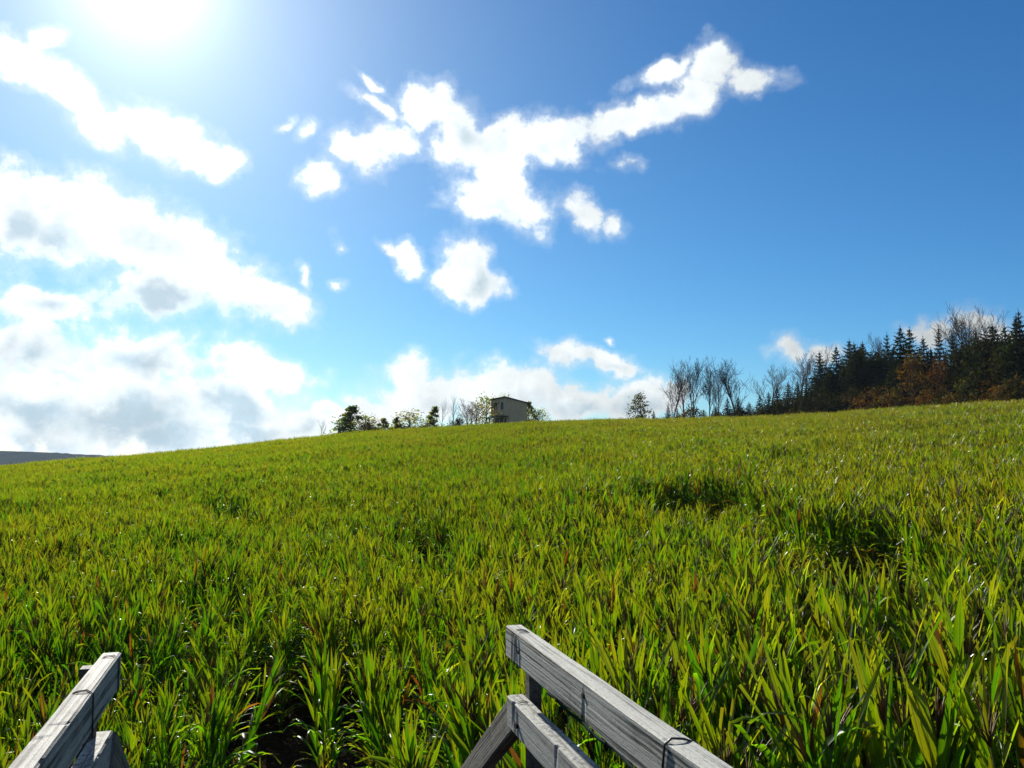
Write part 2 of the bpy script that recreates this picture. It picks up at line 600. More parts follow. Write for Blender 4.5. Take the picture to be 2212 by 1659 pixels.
M['spruce'] = leaf_material(
    'spruce_needles',
    [(0.0, (0.011, 0.016, 0.006)), (0.5, (0.015, 0.019, 0.007)), (1.0, (0.026, 0.024, 0.008))],
    [(0.0, (0.02, 0.035, 0.01)), (1.0, (0.04, 0.05, 0.01))], 0.20, 0.6, streak=False, shine=0.12)
M['orange_leaf'] = leaf_material(
    'autumn_leaves',
    [(0.0, (0.028, 0.042, 0.009)), (0.35, (0.036, 0.029, 0.006)), (0.65, (0.050, 0.026, 0.006)), (1.0, (0.045, 0.016, 0.006))],
    [(0.0, (0.07, 0.12, 0.015)), (0.35, (0.10, 0.072, 0.005)), (0.65, (0.12, 0.056, 0.0045)), (1.0, (0.085, 0.022, 0.0045))], 0.45, 0.5, streak=False, shine=0.2)
M['wood_leaf'] = leaf_material(
    'undergrowth_leaves',
    [(0.0, (0.010, 0.015, 0.005)), (0.5, (0.018, 0.020, 0.006)), (1.0, (0.040, 0.028, 0.007))],
    [(0.0, (0.014, 0.024, 0.003)), (0.5, (0.036, 0.038, 0.004)), (1.0, (0.09, 0.055, 0.006))], 0.30, 0.5, streak=False, shine=0.1)
M['green_leaf'] = leaf_material(
    'hedge_leaves',
    [(0.0, (0.030, 0.050, 0.014)), (0.5, (0.060, 0.072, 0.016)), (1.0, (0.11, 0.085, 0.018))],
    [(0.0, (0.13, 0.24, 0.02)), (0.5, (0.30, 0.34, 0.03)), (1.0, (0.42, 0.28, 0.03))], 0.5, 0.5, streak=False, shine=0.2)

m, nt, out = material('bark')
g = nt.n('ShaderNodeNewGeometry')
nz = nt.noise(g.outputs['Position'], 3.0, 4.0, 0.6)
principled(nt, out, nt.ramp(nz, [(0.2, (0.028, 0.024, 0.021)), (0.8, (0.070, 0.062, 0.055))]), 0.85, 0.2)
M['bark'] = m
m, nt, out = material('pale_bark')
g = nt.n('ShaderNodeNewGeometry')
nz = nt.noise(g.outputs['Position'], 3.0, 4.0, 0.6)
principled(nt, out, nt.ramp(nz, [(0.2, (0.16, 0.145, 0.13)), (0.8, (0.30, 0.28, 0.25))]), 0.85, 0.2)
M['pale_bark'] = m

# soil of the field, rough grass past the crest
m, nt, out = material('field_soil')
g = nt.n('ShaderNodeNewGeometry')
pos = g.outputs['Position']
n1 = nt.noise(pos, 1.1, 6.0, 0.6)
n2 = nt.noise(pos, 14.0, 5.0, 0.65)
n3 = nt.noise(pos, 0.02, 4.0, 0.5)
soil = nt.ramp(nt.math('ADD', nt.math('MULTIPLY', n1, 0.5), nt.math('MULTIPLY', n2, 0.5)),
               [(0.30, (0.014, 0.010, 0.007)), (0.52, (0.028, 0.020, 0.013)), (0.64, (0.07, 0.05, 0.027)), (0.75, (0.11, 0.08, 0.042))])
grass = nt.ramp(n1, [(0.3, (0.035, 0.050, 0.014)), (0.7, (0.085, 0.090, 0.025))])
spz = nt.n('ShaderNodeSeparateXYZ'); nt.link(pos, spz.inputs[0])
far = nt.smooth(spz.outputs[1], 178.0, 190.0)
wood = nt.ramp(n3, [(0.3, (0.025, 0.040, 0.016)), (0.7, (0.055, 0.060, 0.022))])
colr = nt.mix(far, soil, nt.mix(nt.smooth(spz.outputs[1], 400.0, 700.0), grass, wood))
def matte(nt, out, col, hgt, st, dist):
    d = nt.n('ShaderNodeBsdfDiffuse')
    nt.link(col, d.inputs['Color'])
    b = nt.n('ShaderNodeBump')
    b.inputs['Strength'].default_value = st
    b.inputs['Distance'].default_value = dist
    nt.link(hgt, b.inputs['Height'])
    nt.link(b.outputs[0], d.inputs['Normal'])
    nt.link(d.outputs[0], out.inputs['Surface'])


matte(nt, out, colr, n2, 0.9, 0.05)
M['soil'] = m

m, nt, out = material('wooded_hill')
g = nt.n('ShaderNodeNewGeometry')
n1 = nt.noise(g.outputs['Position'], 0.03, 5.0, 0.65)
n2 = nt.noise(g.outputs['Position'], 0.004, 3.0, 0.5)
c1 = nt.ramp(n1, [(0.3, (0.007, 0.012, 0.008)), (0.55, (0.012, 0.017, 0.010)), (0.75, (0.022, 0.020, 0.010))])
matte(nt, out, c1, n1, 0.5, 4.0)
M['hill'] = m


# weathered boards: the grain runs along local x
def board_material(name, light, mid, dark, crack=1.0, lichen=0.0):
    m, nt, out = material(name)
    tcn = nt.n('ShaderNodeTexCoord')
    oi = nt.n('ShaderNodeObjectInfo')
    shift = nt.vmath('SCALE', (3.1, 1.7, 2.3), scale=nt.math('MULTIPLY', oi.outputs['Random'], 20.0))
    p0 = nt.vmath('ADD', tcn.outputs['Object'], shift)
    wob = nt.noise(nt.vmath('MULTIPLY', p0, (2.2, 9.0, 9.0)), 1.0, 3.0, 0.55, out='Color')
    pw = nt.vmath('ADD', p0, nt.vmath('SCALE', nt.vmath('SUBTRACT', wob, (0.5, 0.5, 0.5)), scale=0.012))
    st = nt.vmath('MULTIPLY', pw, (1.6, 150.0, 150.0))
    grain = nt.noise(st, 1.0, 4.0, 0.70)
    st2 = nt.vmath('MULTIPLY', pw, (1.0, 62.0, 62.0))
    rings = nt.noise(st2, 1.0, 2.0, 0.5, distort=0.6)
    fleck = nt.noise(nt.vmath('MULTIPLY', p0, (1.0, 1.6, 1.6)), 120.0, 4.0, 0.7)
    patch = nt.noise(p0, 7.0, 4.0, 0.6)
    v = nt.math('ADD', nt.math('MULTIPLY', grain, 0.55), nt.math('MULTIPLY', rings, 0.45))
    v = nt.math('ADD', v, nt.math('MULTIPLY', nt.math('SUBTRACT', patch, 0.5), 0.22))
    colr = nt.ramp(v, [(0.385, dark), (0.45, mid), (0.515, light), (0.8, light)])
    sp_ = nt.smooth(fleck, 0.54, 0.64)
    colr = nt.mix(nt.math('MULTIPLY', sp_, 0.55), colr, tuple(c * 0.35 for c in mid))
    if lichen:
        li = nt.noise(p0, 85.0, 5.0, 0.75)
        big = nt.noise(p0, 4.0, 2.0, 0.5)
        gg = nt.n('ShaderNodeNewGeometry')
        sn = nt.n('ShaderNodeSeparateXYZ'); nt.link(gg.outputs['Normal'], sn.inputs[0])
        upf = nt.smooth(sn.outputs[2], 0.5, 0.9)
        lm = nt.math('MULTIPLY', nt.smooth(nt.math('ADD', li, nt.math('MULTIPLY', nt.math('SUBTRACT', big, 0.5), 0.25)), 0.47, 0.56), upf)
        colr = nt.mix(nt.math('MULTIPLY', lm, lichen), colr, (0.05, 0.06, 0.045))
    hgt = nt.math('ADD', v, nt.math('MULTIPLY', fleck, -0.18))
    principled(nt, out, colr, 0.72, 0.35, hgt, 0.9 * crack, 0.006)
    return m


M['board'] = board_material('weathered_white_board', (0.33, 0.335, 0.30), (0.19, 0.193, 0.172), (0.022, 0.023, 0.021))
M['board_lichen'] = board_material('weathered_board_lichen', (0.32, 0.325, 0.295), (0.24, 0.243, 0.22), (0.05, 0.051, 0.047), 0.8, lichen=0.85)
M['stair_board'] = board_material('bare_grey_board', (0.15, 0.14, 0.12), (0.085, 0.08, 0.07), (0.018, 0.017, 0.016))
M['post'] = board_material('dark_post_wood', (0.075, 0.066, 0.055), (0.05, 0.045, 0.04), (0.02, 0.018, 0.016))

m, nt, out = material('black_wire')
p = principled(nt, out, (0.012, 0.012, 0.014), 0.45, 0.5)
M['wire'] = m
m, nt, out = material('green_netting')
p = principled(nt, out, (0.008, 0.020, 0.016), 0.95, 0.05)
M['net'] = m
m, nt, out = material('nail_rust')
principled(nt, out, (0.02, 0.017, 0.015), 0.6, 0.3)
M['nail'] = m

# ------------------------------------------------------------------ ground sheet
NX, NY = 261, 301
ax = np.linspace(-1, 1, NX)
xs = np.sign(ax) * (np.abs(ax) ** 3.2) * 5200 + ax * 120
ay = np.linspace(-0.36, 1, NY)
ys = np.sign(ay) * (np.abs(ay) ** 3.2) * 5200 + ay * 160
gx, gy = np.meshgrid(xs, ys)
gzv = ground_z(gx, gy)
verts = np.stack([gx, gy, gzv], -1).reshape(-1, 3)
idx = np.arange(NX * NY).reshape(NY, NX)
faces = np.stack([idx[:-1, :-1], idx[:-1, 1:], idx[1:, 1:], idx[1:, :-1]], -1).reshape(-1, 4)
me = bpy.data.meshes.new('ground')
me.from_pydata(verts.tolist(), [], faces.tolist())
me.polygons.foreach_set('use_smooth', [True] * len(me.polygons))
me.materials.append(M['soil'])
tag(link(bpy.data.objects.new('ground', me)), kind='structure')


# far wooded hills on the left
def hill(name, dist, pts, depth, bump):
    """a ridge with a tree line, seen along the pixels given"""
    rng = np.random.default_rng(int(dist))
    us = np.array([ray(a, b)[0] for a, b in pts]); ws = np.array([ray(a, b)[1] for a, b in pts])
    n = 420
    u = np.linspace(us[0], us[-1], n)
    w = np.interp(u, us, ws)
    k = np.hanning(21); k /= k.sum()
    w = np.convolve(np.pad(w, 10, mode='edge'), k, mode='valid')
    rows = 14
    V = []
    for j in range(rows):
        a = j / (rows - 1) * 2 - 1            # -1 foot near, 0 ridge, 1 foot far
        prof = math.cos(a * math.pi / 2) ** 1.2
        for i in range(n):
            y = dist + a * depth
            x = u[i] * dist
            top = w[i] * dist
            z = -46 + (top + 46) * prof + rng.random() * bump * (0.3 + prof)
            V.append((x, y, z))
    Fc = []
    for j in range(rows - 1):
        for i in range(n - 1):
            Fc.append((j * n + i, j * n + i + 1, (j + 1) * n + i + 1, (j + 1) * n + i))
    me = bpy.data.meshes.new(name)
    me.from_pydata(V, [], Fc)
    me.materials.append(M['hill'])
    return tag(link(bpy.data.objects.new(name, me)), kind='structure')


hill('hills', 2300, [(-1500, 967), (-800, 967), (-300, 968), (-60, 976), (40, 979), (110, 982), (170, 986), (230, 991), (330, 1003), (420, 1015), (520, 1022)], 420, 5.0)
hill('hills', 3900, [(-1500, 975), (-300, 990), (60, 990), (130, 984), (190, 983), (260, 990), (330, 993), (420, 996), (560, 1003), (900, 1006)], 500, 5.0)


# the air itself
hz = MB(); hz.box(-5450, 5450, -420, 5600, -62, 27.5)
m, nt, out = material('haze_air')
pv = nt.n('ShaderNodeVolumePrincipled')
pv.inputs['Color'].default_value = (0.62, 0.80, 1.0, 1)
pv.inputs['Density'].default_value = 0.00006
pv.inputs['Anisotropy'].default_value = 0.15
nt.link(pv.outputs[0], out.inputs['Volume'])
haze = hz.build('haze', m)
tag(haze, 'thin blue haze over the field and the far hills', 'haze', kind='stuff')

# ------------------------------------------------------------------ corn
def corn_leaf(mb, base_z, ang, length, width, lean, droop, dry, twist, rng, nseg=6):
    """a folded blade: three points across, bending over along its length"""
    ca, sa = math.cos(ang), math.sin(ang)
    pts = []
    a = lean
    x = 0.012; z = base_z
    ds = length / nseg
    V, A, Fc = [], [], []
    side0 = rng.uniform(-0.04, 0.04)
    for i in range(nseg + 1):
        s = i / nseg
        w = width * (0.55 + 0.45 * min(1.0, s * 4)) * (1 - s ** 2.2) ** 0.8 if i < nseg else 0.002
        w *= 0.5
        tw = twist * s
        wave = math.sin(s * 9 + ang * 3) * 0.012 * (s > 0)
        # frame: along d, across c, normal n
        dx, dz = math.sin(a), math.cos(a)
        nx_, nz_ = -math.cos(a), math.sin(a)
        ct, st_ = math.cos(tw), math.sin(tw)
        fold = 0.75 * (1 - 0.55 * s)
        yl = side0 * s * 2
        for q in (-1, 0, 1):
            across = q * w * ct
            lift = (abs(q) * w * fold + q * w * st_) - wave * q
            lx = x - nx_ * lift * -1.0
            lz = z + nz_ * lift
            ly = yl + across
            V.append((lx * ca - ly * sa, lx * sa + ly * ca, lz))
            A.append((dry, q * 0.5, s))
        x += dx * ds
        z += dz * ds
        a += droop / nseg * (0.5 + 1.2 * s)
    for i in range(nseg):
        b = i * 3
        Fc += [(b, b + 1, b + 4, b + 3), (b + 1, b + 2, b + 5, b + 4)]
    mb.add(V, Fc, A)


def make_corn(seed):
    """meshes of one plant: stalk, list of leaves, tassel"""
    rng = random.Random(seed)
    H = rng.uniform(1.78, 2.0)
    stalk = MB()
    lx, ly = rng.uniform(-0.05, 0.05), rng.uniform(-0.05, 0.05)
    sp = [(lx * (k / 5) ** 2, ly * (k / 5) ** 2, H * k / 5) for k in range(6)]
    stalk.tube(sp, [0.014, 0.013, 0.011, 0.009, 0.007, 0.004], 5)
    leaves = []
    plane = rng.uniform(0, math.pi)
    n = rng.randint(14, 16)
    for i in range(n):
        f = i / (n - 1)
        zb = H * (0.16 + 0.80 * f ** 0.85)
        mb = MB()
        ang = plane + (i % 2) * math.pi + rng.gauss(0, 0.42)
        L = (0.68 + 0.32 * math.sin(min(1, f * 1.15) * math.pi * 0.85)) * rng.uniform(0.85, 1.12)
        if f > 0.85: L *= 0.78
        W = rng.uniform(0.036, 0.060) if rng.random() < 0.82 else rng.uniform(0.065, 0.088)
        up = f > 0.45
        lean = rng.uniform(0.08, 0.35) if up else rng.uniform(0.35, 0.80)
        r_ = rng.random()
        if up:
            droop = rng.uniform(0.0, 0.42) if r_ < 0.84 else rng.uniform(1.2, 2.5)
        else:
            droop = rng.uniform(0.8, 2.6)
        dry = 0.15 + 0.18 * rng.random() + (0.10 if f > 0.6 else 0)
        if f < 0.42: dry += (0.42 - f) * 1.5 * rng.random()
        if rng.random() < 0.014: dry = rng.uniform(0.6, 0.95)
        corn_leaf(mb, zb, ang, L, W, lean, droop, dry, rng.uniform(-0.7, 0.7), rng)
        leaves.append(mb)
    ts = MB()
    dryt = rng.uniform(0, 1)
    for b in range(10):
        a = rng.uniform(0, 2 * math.pi)
        sp_ = 0.0 if b == 0 else rng.uniform(0.10, 0.45)
        L = rng.uniform(0.20, 0.34)
        pts = []
        for k in range(4):
            s = k / 3
            rr = sp_ * L * (s ** 0.9) * (1 + 0.5 * s)
            pts.append((lx + rr * math.cos(a), ly + rr * math.sin(a), H - 0.03 + L * s * (1 - 0.3 * sp_ * s)))
        ts.tube(pts, [0.0040, 0.0075, 0.0066, 0.003], 3, closed_end=False)
    ts.a = [(dryt * 0.6, 0, 0)] * len(ts.v)
    stalk.a = [(0.3, 0, 0)] * len(stalk.v)
    return stalk, leaves, ts


NPROTO = 14
protos = [make_corn(100 + i) for i in range(NPROTO)]
proto_col = bpy.data.collections.new('corn_patterns')     # meshes the field object scatters; not part of the scene itself
part_meshes = []
for i, (st, lv, ts) in enumerate(protos):
    allm = MB()
    allm.add(st.v, st.f, st.a, 1)
    for l in lv:
        allm.add(l.v, l.f, l.a, 0)
    allm.add(ts.v, ts.f, ts.a, 2)
    me = allm.mesh('corn_pattern', [M['corn_leaf'], M['corn_stalk'], M['corn_tassel']], True, True)
    o = bpy.data.objects.new('corn_pattern_%02d' % i, me)
    proto_col.objects.link(o)
    part_meshes.append((st.mesh('stalk', M['corn_stalk'], True, True), [l.mesh('leaf', M['corn_leaf'], True, True) for l in lv],
                        ts.mesh('tassel', M['corn_tassel'], True, True)))

ROW_AZ = R(-13.2)
ROW, STEP = 0.76, 0.19
cr, sr = math.cos(ROW_AZ), math.sin(ROW_AZ)
# rows in their own frame: a across, b along
ia = np.arange(-260, 260); ib = np.arange(int(2 / STEP), int(215 / STEP))
A_, B_ = np.meshgrid(ia * ROW + 0.30, ib * STEP)
A_ = A_.ravel() + RNG.normal(0, 0.026, A_.size)
B_ = B_.ravel() + RNG.normal(0, 0.05, B_.size)
B_ += (RNG.random(B_.size) - 0.5) * 0.06
X = A_ * cr + B_ * sr
Y = -A_ * sr + B_ * cr
keep = (Y > 6.6) & (np.abs(X) < 0.70 * Y + 3.0) & (Y < crest(X / np.maximum(Y, 1)) + 7.0)
keep &= RNG.random(X.size) > 0.08
X, Y = X[keep], Y[keep]


def carve(X, Y, pts, rad):
    ok = np.ones(len(X), bool)
    for (ax_, ay_), (bx_, by_) in zip(pts[:-1], pts[1:]):
        dx, dy = bx_ - ax_, by_ - ay_
        L2 = dx * dx + dy * dy + 1e-9
        tt = np.clip(((X - ax_) * dx + (Y - ay_) * dy) / L2, 0, 1)
        d = np.hypot(X - ax_ - tt * dx, Y - ay_ - tt * dy)
        ok &= d > rad + 0.25 * np.sin(X * 1.7 + Y * 2.1)
    return ok


def hollow(px, top, bottom):
    """a short empty strip whose far wall of plants shows in its own shade between two heights in the picture"""
    n_, f_ = hit(px, bottom, 1.9), hit(px, top, 1.75)
    L_ = math.hypot(f_[0] - n_[0], f_[1] - n_[1])
    k = min(1.0, 3.4 / max(L_, 0.1))
    m_ = (f_[0] + (n_[0] - f_[0]) * k, f_[1] + (n_[1] - f_[1]) * k)
    DIPS.append((n_, m_))
    return [f_, m_]


DIPS = []
PATHS = [
    (hollow(455, 1078, 1105), 0.9), (hollow(500, 1088, 1128), 1.0),
    (hollow(905, 1140, 1190), 0.55), (hollow(930, 1150, 1215), 0.6), (hollow(985, 1140, 1165), 0.6),
    (hollow(1400, 1075, 1105), 0.7), (hollow(1450, 1072, 1125), 0.9), (hollow(1510, 1066, 1140), 1.0), (hollow(1570, 1072, 1150), 0.9), (hollow(1630, 1105, 1170), 0.7),
    (hollow(1690, 1140, 1210), 0.6), (hollow(1760, 1160, 1285), 0.75), (hollow(1830, 1162, 1310), 0.8), (hollow(1900, 1175, 1310), 0.75), (hollow(1960, 1210, 1290), 0.5),
    ([hit(1650, 1018), hit(1715, 1040)], 1.9),
    ([(-7.6, 14.6), (-1.9, 15.0)], 0.85),
    ([(-3.3, 9.0), (-3.4, 15.0)], 0.70),
    ([(-0.6, 6.0), (-2.4, 12.0)], 0.5),
]
ok = np.ones(len(X), bool)
for pts, rad in PATHS:
    ok &= carve(X, Y, pts, rad)
# thin spots
thin = np.sin(X * 0.35 + 1) * np.sin(Y * 0.28 + 2) + 0.5 * np.sin(X * 0.9 + Y * 0.6)
ok &= ~((thin > 1.05) & (RNG.random(len(X)) < 0.45) & (Y > 18))
X, Y = X[ok], Y[ok]
Z = ground_z(X, Y) - 0.02
S = (1.04 + 0.17 * np.tanh((X + 0.3) / 4.0) * np.exp(-Y / 60.0)) * RNG.uniform(0.86, 1.10, len(X))
S *= 1 + 0.07 * np.sin(X * 0.3 + 0.5) * np.sin(Y * 0.23) + 0.05 * np.sin(X * 0.83 + Y * 0.37) * np.sin(Y * 0.61)
S *= np.where(RNG.random(len(X)) < 0.07, RNG.uniform(0.62, 0.85, len(X)), 1.0)
TILT = np.where(RNG.random(len(X)) < 0.06, 0.24, 0.075)
ROT = np.stack([RNG.normal(0, 1, len(X)) * TILT, RNG.normal(0, 1, len(X)) * TILT, RNG.uniform(0, 2 * np.pi, len(X))], -1)
PICK = RNG.integers(0, NPROTO, len(X))

# the 300 plants that show largest: near and inside the frame
for p_, q_ in DIPS:              # stunted plants on the near side of the hollows
    S = np.where(carve(X, Y, [p_, q_], 0.8), S, S * 0.70)
zt = Z + 2.1 * S
pxx = 1106 + F * (X / Y)
yy = 982 - F * zt / Y
inside = (pxx > -40) & (pxx < 2252) & (yy < 1640)
order = np.argsort(np.where(inside, np.hypot(X, Y), 1e9))
near_i = order[:300]
far_mask = np.ones(len(X), bool); far_mask[near_i] = False


HAS_DRY = [any(l.a[0][0] > 0.55 for l in lv[5:]) for st, lv, ts in protos]


def plant_label(px, py, dry):
    """where the plant stands, and whether one of its blades has dried"""
    if px < 130:
        w, g = 'at the left frame edge beyond the railing', 'left edge'
    elif px < 300:
        w, g = 'growing just behind the end of the left railing', 'left rail end'
    elif px < 540:
        w, g = 'in the clump right of the left railing end', 'left clump'
    elif px < 800:
        w, g = 'at the row ends above the bare dark soil', 'row ends'
    elif px < 1090:
        w, g = 'in the clump left of the right railing', 'right clump'
    elif px < 1500:
        w, g = 'directly behind the sloping right railing', 'behind the right railing'
    elif px < 1850:
        w, g = 'in the open right of the right railing', 'lower right'
    else:
        w, g = 'in the lower right corner of the field', 'right edge'
    far_ = py < 1300
    k = ('farther ' if far_ else '') + ('corn plant with an orange dry blade ' if dry else 'green corn plant with backlit blades ')
    return k + w, 'corn plants, ' + g + (' back' if far_ else '') + (', with dry blade' if dry else '')


for i in near_i:
    st, lv, ts = part_meshes[PICK[i]]
    r_ = empty('corn_plant', (X[i], Y[i], Z[i]))
    r_.rotation_euler = ROT[i]
    r_.scale = (S[i],) * 3
    lab, grp = plant_label(pxx[i], yy[i], HAS_DRY[PICK[i]])
    tag(r_, lab, 'corn plant', grp)
    link(bpy.data.objects.new('stalk', st), r_)
    for l in lv:
        link(bpy.data.objects.new('leaf', l), r_)
    link(bpy.data.objects.new('tassel', ts), r_)

fi = np.nonzero(far_mask)[0]
me = bpy.data.meshes.new('cornfield')
me.vertices.add(len(fi))
me.vertices.foreach_set('co', np.stack([X[fi], Y[fi], Z[fi]], -1).ravel())
a = me.attributes.new('turn', 'FLOAT_VECTOR', 'POINT'); a.data.foreach_set('vector', ROT[fi].ravel())
a = me.attributes.new('size', 'FLOAT', 'POINT'); a.data.foreach_set('value', S[fi])
a = me.attributes.new('pick', 'INT', 'POINT'); a.data.foreach_set('value', PICK[fi].astype(np.int32))
me.update()
cf = link(bpy.data.objects.new('cornfield', me))
tag(cf, 'green and yellow cornfield covering the whole hillside up to the skyline', 'cornfield', kind='stuff')
ng = bpy.data.node_groups.new('corn_scatter', 'GeometryNodeTree')
ng.interface.new_socket('Geometry', in_out='INPUT', socket_type='NodeSocketGeometry')
ng.interface.new_socket('Geometry', in_out='OUTPUT', socket_type='NodeSocketGeometry')
gi = ng.nodes.new('NodeGroupInput'); go = ng.nodes.new('NodeGroupOutput')
iop = ng.nodes.new('GeometryNodeInstanceOnPoints')
ci = ng.nodes.new('GeometryNodeCollectionInfo')
ci.inputs['Collection'].default_value = proto_col
ci.inputs['Separate Children'].default_value = True
ci.inputs['Reset Children'].default_value = True


def named(nm, ty):
    nd = ng.nodes.new('GeometryNodeInputNamedAttribute')
    nd.data_type = ty
    nd.inputs['Name'].default_value = nm
    return nd.outputs['Attribute']


e2r = ng.nodes.new('FunctionNodeEulerToRotation')
ng.links.new(named('turn', 'FLOAT_VECTOR'), e2r.inputs[0])
ng.links.new(gi.outputs[0], iop.inputs['Points'])
ng.links.new(ci.outputs[0], iop.inputs['Instance'])
iop.inputs['Pick Instance'].default_value = True
ng.links.new(named('pick', 'INT'), iop.inputs['Instance Index'])
ng.links.new(e2r.outputs[0], iop.inputs['Rotation'])
ng.links.new(named('size', 'FLOAT'), iop.inputs['Scale'])
ng.links.new(iop.outputs[0], go.inputs[0])
md = cf.modifiers.new('scatter', 'NODES')
md.node_group = ng
print('corn plants', len(X))

# ------------------------------------------------------------------ trees
def bare_skeleton(seed, H, spread, trunk_r, forks=4, up=0.6, low=0.25, twig=1.0):
    """branches as list of (points, radii, level)"""
    rng = random.Random(seed)
    out = []

    def grow(p, d, L, r, lvl):
        n = 5 if lvl < 2 else 4
        pts, rad = [Vector(p)], [r]
        d = Vector(d).normalized()
        q = Vector(p)
        for k in range(n):
            d = (d + Vector((rng.gauss(0, 0.085), rng.gauss(0, 0.085), rng.gauss(0.05, 0.06) + (0.07 * up if lvl else 0)))).normalized()
            q = q + d * (L / n)
            pts.append(q.copy())
            rad.append(max(r * (1 - (k + 1) / n * (0.62 if lvl < 3 else 0.75)), 0.014))
        out.append((pts, rad, lvl))
        if lvl >= forks:
            return
        kids = {0: rng.randint(9, 12), 1: rng.randint(5, 7), 2: rng.randint(3, 4), 3: rng.randint(2, 3)}.get(lvl, 3)
        for c in range(kids):
            s = (low + (0.98 - low) * (c + rng.random()) / kids) if lvl == 0 else (0.25 + 0.73 * (c + rng.random() * 0.8) / kids)
            k = min(int(s * n), n - 1)
            fr = s * n - k
            b = pts[k].lerp(pts[k + 1], fr)
            dd = (pts[k + 1] - pts[k]).normalized()
            az_ = rng.uniform(0, 2 * math.pi) if lvl == 0 else rng.uniform(0, 2 * math.pi)
            side = Vector((math.cos(az_), math.sin(az_), 0.15))
            side = (side - dd * side.dot(dd)).normalized()
            an = rng.uniform(0.45, 0.85) * spread if lvl == 0 else rng.uniform(0.4, 0.9)
            nd = dd * math.cos(an) + side * math.sin(an)
            ll = L * (rng.uniform(0.42, 0.62) if lvl == 0 else rng.uniform(0.40, 0.65))
            if lvl == 0: ll *= 1.15 - 0.55 * s
            grow(b, nd, ll, rad[k] * (0.52 if lvl == 0 else 0.58), lvl + 1)

    grow((0, 0, -0.2), (rng.gauss(0, 0.03), rng.gauss(0, 0.03), 1), H * 0.86, trunk_r, 0)
    return out


def tree_meshes(skel, mat, name='crown', n0=6):
    t, c = MB(), MB()
    for pts, rad, lvl in skel:
        if lvl == 0:
            t.tube(pts, rad, n0)
        else:
            c.tube(pts, rad, 4 if lvl == 1 else 3, closed_end=False)
    return t.mesh('trunk', mat, True), c.mesh('crown', mat, True)


def leafy_meshes(seed, H, W, nleaf, size, mat, shape='round', dry=(0.2, 0.8), low=0.05, clumps=22):
    """trunk with limbs and a crown of loose leaf clumps"""
    rng = random.Random(seed)
    t = MB()
    t.tube([(0, 0, -0.3), (0.03 * W, 0, H * 0.3), (0, 0.02 * W, H * 0.6), (0, 0, H * 0.9)], [H * 0.02, H * 0.016, H * 0.010, 0.01], 6)
    c = MB()
    cl = []
    for k in range(clumps):
        f = (k + rng.random()) / clumps
        z = H * (low + (0.97 - low) * f)
        if shape == 'cone':
            rr = W * 0.5 * (1 - f) ** 0.75 + 0.03 * W
        elif shape == 'egg':
            rr = W * 0.5 * (math.sin(math.pi * min(1, 0.18 + f * 0.80)) ** 0.8)
        else:
            rr = W * 0.5 * math.sqrt(max(0.05, 1 - (2 * f - 0.85) ** 2 / 1.35))
        a = rng.uniform(0, 2 * math.pi)
        q = rr * rng.uniform(0.25, 0.95)
        p = Vector((q * math.cos(a), q * math.sin(a), z))
        cl.append((p, rng.uniform(0.6, 1.2) * (1.05 - 0.8 * f if shape == 'cone' else 1.0), rng.uniform(*dry)))
        b0 = Vector((0, 0, max(0.1, z - q * 0.8)))
        t.tube([b0, (b0 + p) * 0.5 + Vector((0, 0, 0.03 * H)), p], [H * 0.006, H * 0.004, 0.008], 3, closed_end=False)
    base = 0.17 * W + 0.02 * H
    for k in range(nleaf):
        p, s, d = cl[rng.randrange(len(cl))]
        v = Vector((rng.gauss(0, 1), rng.gauss(0, 1), rng.gauss(0, 0.75))) * base * 0.62 * s
        q = p + v
        if q.z < 0.02: q.z = abs(q.z)
        n = Vector((rng.gauss(0, 1), rng.gauss(0, 1), rng.gauss(0, 1))).normalized()
        a = n.orthogonal().normalized(); b = n.cross(a)
        sz = size * rng.uniform(0.5, 1.3)
        vs = [q + a * sz, q + b * sz * 0.6, q - a * sz, q - b * sz * 0.6]
        dd = d + rng.gauss(0, 0.12)
        c.add(vs, [(0, 1, 2, 3)], [(dd, 0, 0)] * 4)
    return t.mesh('trunk', M['bark'], True), c.mesh('crown', mat, False, True)


